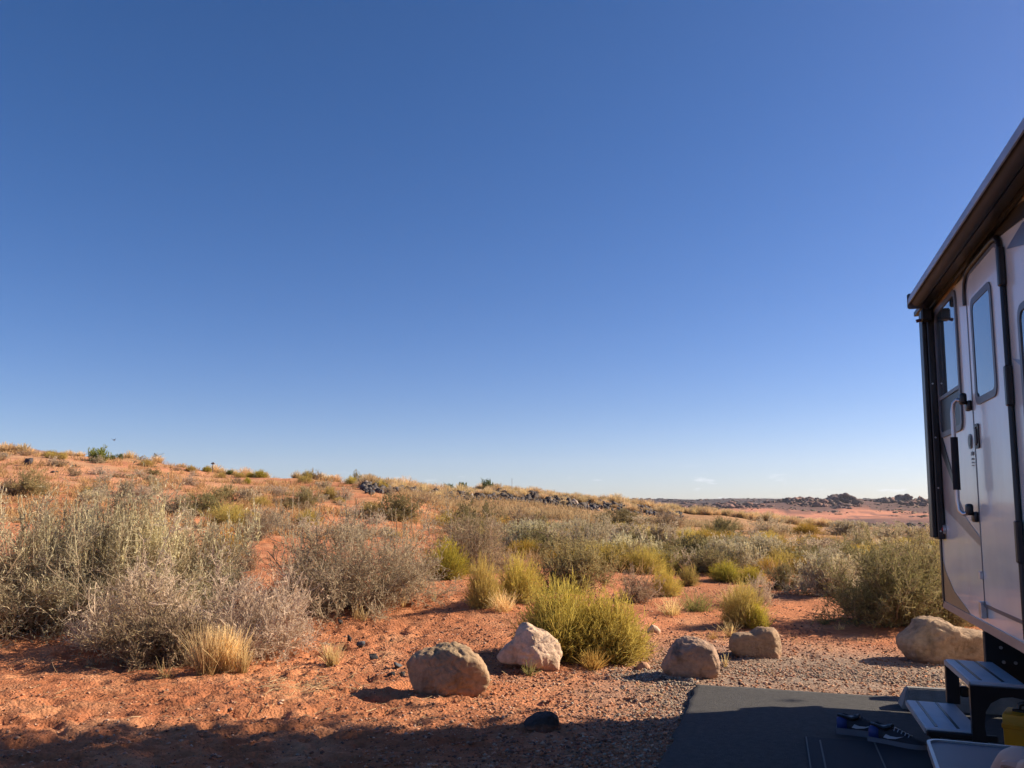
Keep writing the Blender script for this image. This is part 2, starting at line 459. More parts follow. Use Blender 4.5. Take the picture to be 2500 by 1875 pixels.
# ground sheet ------------------------------------------------------
def build_ground():
    a1 = np.linspace(R(-42), R(42), 360)
    a2 = np.linspace(R(42), R(318), 60)[1:-1]
    ang = np.concatenate([a1, a2])
    r = np.concatenate([[0.02, 1.0, 2.0, 2.6], np.geomspace(3.1, 10.5, 250), np.geomspace(10.5, 75, 185)[1:], np.geomspace(75, 2900, 120)[1:]])
    A, Rr = np.meshgrid(ang, r)
    X = Rr * np.sin(A); Y = Rr * np.cos(A)
    Z = zt(X, Y)
    n, m = X.shape
    V = np.stack([X, Y, Z], -1).reshape(-1, 3)
    i = np.arange(n - 1)[:, None] * m; j = np.arange(m)[None, :]; j2 = (j + 1) % m
    F = np.stack([i + j, i + j2, i + m + j2, i + m + j], -1).reshape(-1, 4)[:, ::-1]
    x, y = V[:, 0], V[:, 1]; rr = np.hypot(x, y)
    s, ww = ts(x, y)
    red = np.array([.52, .205, .094]); redd = np.array([.39, .145, .068]); pale = np.array([.62, .31, .16])
    n1 = fbm(x * .45, y * .8, 3, 5)[:, None] * 1.3; n2 = fbm(x * 2.2, y * 2.2, 8, 3)[:, None]
    c = red + (redd - red) * np.clip(.5 + n1 * 1.4, 0, 1)
    c = c + (pale - c) * np.clip(n2 * 1.3, 0, .8)
    # grey gravel beside the pad
    gx = (sstep(2.9, -.3, np.abs(s + .35) + .5 * n1[:, 0]) * sstep(2.9, 1.2, ww + .8 * n2[:, 0]) * (1 - sstep(8, 10, rr)))[:, None]
    grey = np.array([.30, .23, .175])
    c = c + (grey - c) * np.clip(gx * 1.5, 0, .95)
    gr2 = np.clip(sstep(-1.5, 2.5, x) * (1 - sstep(6.5, 8.5, y)) + 0 * x, 0, 1)[:, None] * np.clip(.55 + n2, 0, 1)
    c = c + (np.array([.33, .185, .12]) - c) * gr2 * .6
    # straw litter on the hill and the flats behind the shrubs
    ph = (np.arctan2(x, y))
    pxx = 1250 + FPX * np.tan(np.clip(ph, -1, 1))
    lit = sstep(18, 34, rr) * (1 - sstep(110, 170, rr))
    straw = np.array([.50, .32, .15])
    g3 = np.clip(fbm(x * .16, y * .5, 5, 4) * 1.6 + .25, 0, 1) * lit
    c = c + (straw - c) * (g3[:, None] * .62)
    pinkish = np.array([.58, .31, .19])
    c = c + (pinkish - c) * (np.clip(fbm(x * .05, y * .05, 1, 3) * 1.5 + .2, 0, 1) * lit * .9)[:, None]
    fld = sstep(14, 25, rr) * sstep(1050, 1350, pxx) * (1 - sstep(110, 140, rr))
    c = c + (np.array([.42, .27, .14]) - c) * (fld * .6)[:, None]
    # far country: pink rock, dark scrub
    far = sstep(130, 260, rr)
    pink = np.array([.56, .23, .13]); dark = np.array([.095, .060, .055]); mid = np.array([.060, .042, .042])
    fn = fbm(x * .012, y * .004, 3, 5)
    fc = np.tile(pink, (len(x), 1))
    lowr = sstep(1950, 2120, pxx + 160 * fn) * (1 - sstep(560, 660, rr + 130 * fn))
    up = sstep(0, 50, rr - 655 - np.clip(.12 * (pxx - 1800), -60, 40) + 130 * fn)
    dk = np.clip(np.maximum(lowr * .9, up), 0, 1)
    dk = np.clip(dk + .6 * (fbm(x * .05, y * .02, 9, 4) > .10) + 0, 0, 1)
    fc = fc + (dark - fc) * dk[:, None] * .9
    fc = fc + (mid - fc) * (sstep(850, 1200, rr) * np.clip(.85 - 1.3 * fbm(x * .004, y * .0016, 6, 4), .4, 1))[:, None]
    c = c + (fc - c) * far[:, None]
    # ground patch under the trailer pad edges
    m_ = bpy.data.materials.new('desert_soil')
    t, b = nodes(m_)
    at = t.nodes.new('ShaderNodeAttribute'); at.attribute_name = 'col'
    g = t.nodes.new('ShaderNodeNewGeometry')
    def noise(sc, det=8, ro=.6):
        q = t.nodes.new('ShaderNodeTexNoise'); q.inputs['Scale'].default_value = sc; q.inputs['Detail'].default_value = det; q.inputs['Roughness'].default_value = ro
        t.links.new(g.outputs['Position'], q.inputs['Vector']); return q
    def mrange(v, a, b_, c_, d_):
        q = t.nodes.new('ShaderNodeMapRange'); q.inputs[1].default_value = a; q.inputs[2].default_value = b_; q.inputs[3].default_value = c_; q.inputs[4].default_value = d_
        t.links.new(v, q.inputs[0]); return q.outputs[0]
    n_a = noise(14, 8, .65); n_b = noise(1.6, 6, .6); n_c = noise(.13, 7, .7)
    sc1 = t.nodes.new('ShaderNodeVectorMath'); sc1.operation = 'SCALE'
    t.links.new(at.outputs['Color'], sc1.inputs[0]); t.links.new(mrange(n_a.outputs['Fac'], .3, .7, .74, 1.24), sc1.inputs['Scale'])
    sc2 = t.nodes.new('ShaderNodeVectorMath'); sc2.operation = 'SCALE'
    t.links.new(sc1.outputs[0], sc2.inputs[0]); t.links.new(mrange(n_b.outputs['Fac'], .3, .7, .85, 1.15), sc2.inputs['Scale'])
    sc3 = t.nodes.new('ShaderNodeVectorMath'); sc3.operation = 'SCALE'
    t.links.new(sc2.outputs[0], sc3.inputs[0]); t.links.new(mrange(n_c.outputs['Fac'], .35, .65, .82, 1.15), sc3.inputs['Scale'])
    t.links.new(sc3.outputs[0], b.inputs['Base Color'])
    b.inputs['Roughness'].default_value = .95; b.inputs['Specular IOR Level'].default_value = .15
    vo = t.nodes.new('ShaderNodeTexVoronoi'); vo.inputs['Scale'].default_value = 55; vo.feature = 'SMOOTH_F1'
    t.links.new(g.outputs['Position'], vo.inputs['Vector'])
    n_d = noise(38, 8, .75)
    ad = t.nodes.new('ShaderNodeMath'); ad.operation = 'ADD'
    t.links.new(vo.outputs['Distance'], ad.inputs[0]); t.links.new(n_d.outputs['Fac'], ad.inputs[1])
    bu = t.nodes.new('ShaderNodeBump'); bu.inputs['Strength'].default_value = .8; bu.inputs['Distance'].default_value = .018
    t.links.new(ad.outputs[0], bu.inputs['Height']); t.links.new(bu.outputs[0], b.inputs['Normal'])
    me = np_mesh('ground', V, F, m_, c, smooth=True)
    o = obj('ground', me); tag(o, kind='structure', label='red desert sand with pits and clods')
    return o
build_ground()

# mesa far off at the left edge, beyond the hill
def build_mesa():
    px = np.linspace(-900, 330, 60)
    rows = np.linspace(0, 1, 14)
    V = []
    for k, q in enumerate(rows):
        for p in px:
            u = (p - 1250) / FPX; D = 1900 + 500 * (q - .5)
            topy = np.interp(p, [-900, -200, 30, 110, 190, 330], [1040, 1075, 1091, 1103, 1114, 1150])
            zt_ = H + (1245 - topy) / FPX * 1900
            prof = math.sin(PI * q) ** .5 if 0 < q < 1 else 0
            nz = 5 * float(fbm(np.array([u * 60]), np.array([q * 3]), 1, 3)[0]) * prof
            V.append((u * D, D, -20 + (zt_ + 20) * prof + nz))
    m = len(px); F = [(k * m + i, k * m + i + 1, (k + 1) * m + i + 1, (k + 1) * m + i) for k in range(len(rows) - 1) for i in range(m - 1)]
    c = np.tile(np.array([.26, .15, .12]), (len(V), 1))
    o = obj('mesa_hill', np_mesh('mesa_hill', np.array(V), np.array(F), attr_mat('mesa_rock', scale=.05, bscale=.06, bdist=4, bump=.6), c, True))
    tag(o, kind='structure', label='distant purple mesa behind the hill crest')
build_mesa()

# thin dust haze between here and the far slopes
def haze():
    mb = MB(); mb.box((-3000, -3000, -75), (3000, 3000, 175))
    m = bpy.data.materials.new('haze_air'); m.use_nodes = True
    t = m.node_tree; t.nodes.clear()
    out = t.nodes.new('ShaderNodeOutputMaterial'); pv = t.nodes.new('ShaderNodeVolumePrincipled')
    pv.inputs['Color'].default_value = (.80, .84, .97, 1); pv.inputs['Density'].default_value = HAZE; pv.inputs['Anisotropy'].default_value = .2
    t.links.new(pv.outputs[0], out.inputs['Volume'])
    o = mb.build('haze', m); tag(o, 'thin haze over the far slopes', kind='stuff')
HAZE = 0.00008
haze()

# ------------------------------------------------------------------ asphalt pad and wheel stop
M_ASPH = mat('asphalt', (.046, .043, .041), .88, var=.25, scale=30, bump=.6, bscale=220)
def plan(s, w_):
    p = TC - DV * s + NV * w_
    return p
def build_pad():
    # gridded slab with a ragged crumbling rim
    S = np.concatenate([[PAD_S0], np.linspace(PAD_S0 + .05, 6, 90), np.linspace(6.5, 13, 8)])
    W = np.concatenate([np.linspace(-4.5, 0, 10), np.linspace(.1, PAD_W1 - .04, 26), [PAD_W1]])
    V = []
    for a in S:
        for b in W:
            e = .035 * pn(np.array([a * 5.0]), np.array([b * 5.0]), 2)[0] + .02 * pn(np.array([a * 17.0]), np.array([b * 17.0]), 2)[0]
            a2, b2 = a, b
            if a == S[0]: a2 = a + e
            if b == W[-1]: b2 = b + e
            p = plan(a2, b2)
            V.append((p[0], p[1], .020 + .003 * pn(np.array([a * 2.0]), np.array([b * 2.0]), 5)[0]))
    n, m = len(S), len(W)
    F = [(i * m + j, i * m + j + 1, (i + 1) * m + j + 1, (i + 1) * m + j) for i in range(n - 1) for j in range(m - 1)]
    # skirt
    V = list(V); base = len(V)
    rim = [i * m + m - 1 for i in range(n - 1, -1, -1)] + [j for j in range(m - 2, -1, -1)]
    for r_ in rim: V.append((V[r_][0] , V[r_][1], -.06))
    for k in range(len(rim) - 1): F.append((rim[k], rim[k + 1], base + k + 1, base + k))
    me = np_mesh('asphalt_pad', np.array(V), np.array(F), M_ASPH)
    bm = bmesh.new(); bm.from_mesh(me); bmesh.ops.recalc_face_normals(bm, faces=bm.faces)
    if sum(f.normal.z for f in bm.faces) < 0: bmesh.ops.reverse_faces(bm, faces=bm.faces)
    bm.to_mesh(me); bm.free()
    o = obj('asphalt_pavement', me); tag(o, kind='structure', label='dark asphalt parking pad with a ragged edge')
build_pad()

def grid_rot(px0, py0): pass

def wheel_stop():
    o = empty('wheel_stop', (2.53, 5.58, .02), R(-16))
    tag(o, 'low grey concrete wheel stop lying on the asphalt under the trailer', 'wheel stop')
    prof = [(0, 0), (.17, 0), (.165, .06), (.13, .125), (.045, .13), (.008, .06)]
    mb = MB()
    mb.prism(prof, lambda a, b: (0.0 + .05 * b / .13, a, b), lambda a, b: (1.83 - .05 * b / .13, a, b))
    bmesh.ops.bevel(mb.bm, geom=list(mb.bm.edges), offset=.008, segments=2, affect='EDGES')
    mb.build('concrete_bar', mat('concrete', (.24, .225, .21), .9, var=.2, scale=14, bump=.5, bscale=120), o)
wheel_stop()

# ------------------------------------------------------------------ plants
def unit(v): return v / np.maximum(np.linalg.norm(v, axis=-1, keepdims=True), 1e-9)
def grow(rng, P, D, L, S, up=0.0, jit=0.1):
    pts = [P]; d = unit(D)
    for k in range(S):
        d = unit(d + np.array([0, 0, up]) + jit * rng.normal(size=d.shape))
        pts.append(pts[-1] + d * (L / S)[:, None])
    return np.stack(pts, 1)
def children(rng, pts, k, t0=.3, t1=1.0):
    N, S1, _ = pts.shape
    t = rng.uniform(t0, t1, (N, k)) * (S1 - 1)
    i = np.minimum(t.astype(int), S1 - 2); f = (t - i)[..., None]
    n = np.arange(N)[:, None]
    P = pts[n, i] * (1 - f) + pts[n, i + 1] * f
    D = unit(pts[n, i + 1] - pts[n, i])
    return P.reshape(-1, 3), D.reshape(-1, 3)
def ribbons(rng, pts, w0, w1, c0, c1, cvar=.15, tipc=None, tipt=.75):
    N, S1, _ = pts.shape
    d = np.gradient(pts, axis=1)
    side = unit(np.cross(unit(d), unit(rng.normal(size=(N, 1, 3)))))
    t = np.linspace(0, 1, S1)[None, :, None]
    w_ = (w0 + (w1 - w0) * t) * rng.uniform(.7, 1.3, (N, 1, 1)) / 2
    V = np.stack([pts - side * w_, pts + side * w_], 2).reshape(-1, 3)
    c0 = np.array(c0); c1 = np.array(c1)
    c = c0 + (c1 - c0) * t + 0 * pts
    if tipc is not None:
        c = c + (np.array(tipc) - c) * np.clip((t - tipt) / (1 - tipt), 0, 1)
    c = c * rng.uniform(1 - cvar, 1 + cvar, (N, 1, 1))
    C = np.repeat(c.reshape(-1, 3), 2, 0)
    b = (np.arange(N)[:, None] * S1 + np.arange(S1 - 1)[None, :]) * 2
    F = np.stack([b, b + 1, b + 3, b + 2], -1).reshape(-1, 4)
    return V, F, C
def join(parts):
    V, F, C = [], [], []; o = 0
    for v, f, c in parts:
        V.append(v); F.append(f + o); C.append(c); o += len(v)
    return np.concatenate(V), np.concatenate(F), np.concatenate(C)

def dome_dirs(rng, n, amax=82, p=.55):
    a = R(amax) * rng.uniform(0, 1, n) ** p; b = rng.uniform(0, 2 * PI, n)
    return np.stack([np.sin(a) * np.cos(b), np.sin(a) * np.sin(b), np.cos(a)], -1), a, b

def twig_shrub(rng, W, Hh, q, stem, twig, leaf, leaves=1.0, shoots=0.0, thick=1.0, amax=86, shootcol=None):
    """woody shrub: returns (wood, foliage). q = detail 0..1"""
    Rr = W / 2
    n1 = int(26 + 50 * q); k2 = int(4 + 7 * q); k3 = int(4 + 7 * q)
    d, a, b = dome_dirs(rng, n1, amax)
    lob = 1 + .16 * np.sin(3 * b + rng.uniform(0, 6)) + .1 * np.sin(5 * b + rng.uniform(0, 6))
    e = 1 / np.sqrt((np.sin(a) / Rr) ** 2 + (np.cos(a) / Hh) ** 2) * rng.uniform(.72, 1.02, n1) * lob
    P = np.stack([rng.normal(0, .1 * Rr, n1), rng.normal(0, .1 * Rr, n1), np.full(n1, -.03)], -1)
    m = grow(rng, P, d, e, 6, .03, .13)
    m[:, :, 2] = np.maximum(m[:, :, 2], -.02)
    parts = [ribbons(rng, m, .016 * thick, .006 * thick, stem, twig)]
    P2, D2 = children(rng, m, k2, .3)
    L2 = .30 * (Rr + Hh) / 2 * rng.uniform(.5, 1.2, len(P2))
    m2 = grow(rng, P2, D2 + .75 * rng.normal(size=D2.shape) + [0, 0, .25], L2, 4, .05, .2)
    parts.append(ribbons(rng, m2, (.0085 * thick), .0045 * thick, np.array(twig) * .8, np.array(twig) * 1.1, .4))
    P3, D3 = children(rng, m2, k3, .15)
    L3 = .14 * (Rr + Hh) / 2 * rng.uniform(.4, 1.3, len(P3))
    m3 = grow(rng, P3, D3 + .8 * rng.normal(size=D3.shape) + [0, 0, .2], L3, 3, .05, .25)
    top = 1.08 * Hh
    for a_ in (m3,):
        a_[:, :, 2] = np.where(a_[:, :, 2] > top, top + (a_[:, :, 2] - top) * .3, a_[:, :, 2])
    wood = join(parts)
    wz = wood[0][:, 2]; wood[0][:, 2] = np.where(wz > top, top + (wz - top) * .3, wz)
    fol = [ribbons(rng, m3, (.0050 * thick), .0035 * thick, twig, np.array(twig) * (1 - leaves * .5) + np.array(leaf) * leaves * .5, .3)]
    if leaves > 0:
        P4, D4 = children(rng, m3, int(2 + 3 * q), .1)
        keep = rng.uniform(0, 1, len(P4)) < leaves
        P4, D4 = P4[keep], D4[keep]
        m4 = grow(rng, P4, D4 + .8 * rng.normal(size=D4.shape) + [0, 0, .3], rng.uniform(.018, .045, len(P4)) * (1 + (thick - 1) * .7), 1, 0, 0)
        fol.append(ribbons(rng, m4, .0078 * thick, .005 * thick, leaf, leaf, .3))
    if shoots > 0:
        ns = int(420 * shoots * (0.35 + q))
        ii = rng.randint(0, len(m2), ns); P5 = m2[ii, -1]
        P5 = P5[(P5[:, 2] > Hh * .38) & (P5[:, 2] < Hh * .72)]
        Ls = rng.uniform(.10, .24, len(P5)) * Hh
        m5 = grow(rng, P5, rng.normal(0, .22, (len(P5), 3)) + [0, 0, 1], Ls, 4, .25, .05)
        sc = leaf if shootcol is None else shootcol
        fol.append(ribbons(rng, m5, .008 * thick, .004 * thick, sc, sc, .2))
        P6, D6 = children(rng, m5, 9, .15)
        m6 = grow(rng, P6, D6 + .5 * rng.normal(size=D6.shape), rng.uniform(.02, .045, len(P6)), 1)
        fol.append(ribbons(rng, m6, .010 * thick, .005 * thick, sc, sc, .25))
    return wood, join(fol)

def broom_shrub(rng, W, Hh, q, base, green, tip, thick=1.0, spread=84, tiplen=.13, split=0):
    """rabbitbrush: very many fine rising stems in a dome, feathery coloured ends"""
    Rr = W / 2
    n1 = int(320 + 1500 * q + (1500 if q > .6 else 0))
    d, a, b = dome_dirs(rng, n1, spread, .6)
    lob = 1 + .10 * np.sin(3 * b + rng.uniform(0, 6)) + .07 * np.sin(7 * b + rng.uniform(0, 6))
    e = 1 / np.sqrt((np.sin(a) / Rr) ** 2 + (np.cos(a) / Hh) ** 2) * (1 - .32 * rng.uniform(0, 1, n1) ** 2.2) * lob
    e *= .97
    P = np.stack([rng.normal(0, .16 * Rr, n1), rng.normal(0, .16 * Rr, n1), np.full(n1, -.02)], -1)
    m = grow(rng, P, d * [1.2, 1.2, 1] , e, 6, .012, .06)
    m[:, :, 2] = np.maximum(m[:, :, 2], -.01)
    wood = ribbons(rng, m, .006 * thick, .0035 * thick, base, green, .25, tip, .85)
    k = int(5 + 7 * q)
    P2, D2 = children(rng, m, k, .5)
    kp = rng.uniform(0, 1, len(P2)) < np.clip(P2[:, 2] / Hh * 2.4, .12, 1)
    P2, D2 = P2[kp], D2[kp]
    t2 = rng.uniform(.6, 1.3, len(P2)) * tiplen * (Rr + Hh) / 2
    m2 = grow(rng, P2, D2 + .55 * rng.normal(size=D2.shape) + [0, 0, .08], t2, 2, .04, .06)
    zf = np.clip(m2[:, -1, 2] / Hh, 0, 1.1)
    V, F, C = ribbons(rng, m2, .0042 * thick, .003 * thick, green, green, .25)
    tt = np.repeat(np.clip((zf - .35) / .5, 0, 1), 6)[:, None] * np.tile(np.repeat([.05, .5, 1.0], 2), len(m2))[:, None]
    C = C + (np.array(tip) - C) * tt * rng.uniform(.4, 1, (len(m2), 1, 1)).repeat(6, 1).reshape(-1, 1)
    fol = (V, F, C)
    return wood, fol

def grass_tuft(rng, W, Hh, n, c0, c1, wd=.004, spread=.55, heads=0.0, up=-.06):
    P = np.stack([rng.normal(0, W * .13, n), rng.normal(0, W * .13, n), np.full(n, -.01)], -1)
    d = np.stack([rng.normal(0, spread, n), rng.normal(0, spread, n), np.ones(n)], -1)
    L = Hh * rng.uniform(.45, 1.05, n)
    m = grow(rng, P, d, L, 4, up, .07)
    parts = [ribbons(rng, m, wd, wd * .45, c0, c1, .22)]
    if heads > 0:
        ii = rng.uniform(0, 1, n) < heads
        P2, D2 = children(rng, m[ii], 14, .72)
        m2 = grow(rng, P2, D2 + .6 * rng.normal(size=D2.shape), rng.uniform(.015, .035, len(P2)), 1)
        parts.append(ribbons(rng, m2, .008, .004, c1, np.array(c1) * 1.15, .2))
    return join(parts)

SAGE = (.58, .49, .325); TWIG = (.50, .39, .265); BARE = (.62, .485, .35)
STRAW0, STRAW1 = (.58, .40, .16), (.86, .66, .34); TAN0, TAN1 = (.32, .21, .10), (.60, .44, .24)
def make(kind, rng, W, Hh, q, thick=1.0):
    if kind == 'sage':   return twig_shrub(rng, W, Hh, q, (.22, .17, .13), TWIG, SAGE, .68, 1.1, thick)
    if kind == 'sageup': return twig_shrub(rng, W, Hh, q, (.17, .13, .10), TWIG, (.48, .435, .29), .7, 2.4, thick, shootcol=(.58, .50, .31))
    if kind == 'bare':   return twig_shrub(rng, W, Hh, q, (.30, .23, .17), BARE, (.56, .45, .33), .3, 0, thick)
    if kind == 'brown':  return twig_shrub(rng, W, Hh, q, (.26, .19, .14), (.40, .29, .20), (.38, .29, .17), .4, 0, thick)
    if kind == 'dark':   return twig_shrub(rng, W, Hh, q, (.20, .15, .10), (.28, .215, .13), (.28, .24, .105), .85, .1, thick)
    if kind == 'green':  return twig_shrub(rng, W, Hh, q, (.20, .16, .10), (.36, .285, .15), (.39, .325, .15), .8, .4, thick)
    if kind == 'rabbit': return broom_shrub(rng, W, Hh, q, (.44, .33, .21), (.57, .44, .12), (.76, .58, .12), thick)
    if kind == 'olive':  return broom_shrub(rng, W, Hh, q, (.40, .29, .18), (.47, .36, .12), (.62, .46, .12), thick)
    if kind == 'gold':   return broom_shrub(rng, W, Hh, q, (.28, .17, .085), (.42, .27, .06), (.66, .41, .07), thick)
    if kind == 'yellow': return broom_shrub(rng, W, Hh, q, (.30, .20, .10), (.38, .33, .06), (.70, .56, .07), thick)
    if kind == 'juniper': return twig_shrub(rng, W, Hh, q, (.15, .12, .08), (.18, .17, .09), (.17, .21, .075), 1.0, 1.2, thick, amax=75)
    if kind == 'junipery': return twig_shrub(rng, W, Hh, q, (.15, .12, .08), (.22, .20, .08), (.33, .36, .08), 1.0, 1.2, thick, amax=75)

def plant_meshes(kind, rng, W, Hh, q, thick):
    wd, fo = make(kind, rng, W, Hh, q, thick)
    return (np_mesh(kind + '_stems', wd[0], wd[1], PLANT, wd[2]), np_mesh(kind + '_foliage', fo[0], fo[1], PLANT, fo[2]))

NAMES = dict(sage='sagebrush', sageup='sagebrush', bare='bare_shrub', brown='brown_shrub', dark='dark_shrub', green='green_shrub', rabbit='rabbitbrush',
             olive='rabbitbrush', gold='rabbitbrush', yellow='rabbitbrush', juniper='juniper_bush', junipery='juniper_bush')
_proto = {}
_pr = random.Random(5)
def place_plant(kind, x, y, z, W, Hh, label, group=None, px=100, seed=0, rz=None, cat='shrub'):
    rng = np.random.RandomState(seed + 17)
    root = empty(NAMES[kind], (x, y, z), _pr.uniform(0, 6.28) if rz is None else rz)
    tag(root, label, cat, group)
    if px > 150:
        a, b = plant_meshes(kind, rng, W, Hh, min(1, .47 + px / 900), 1.0)
        sc = (1, 1, 1)
    else:
        lod = 1 if px > 62 else 0
        key = (kind, lod, seed % (2 if lod else 2))
        if key not in _proto:
            if lod: _proto[key] = plant_meshes(kind, np.random.RandomState(seed + 3), 1.2, .8, .5, 1.35)
            else: _proto[key] = plant_meshes(kind, np.random.RandomState(seed + 3), 1.2, .8, .24, 2.5)
        a, b = _proto[key]
        sc = (W / 1.2, W / 1.2, Hh / .8)
    root.scale = sc
    s_ = obj('stems', a, root); f_ = obj('crown', b, root)
    return root

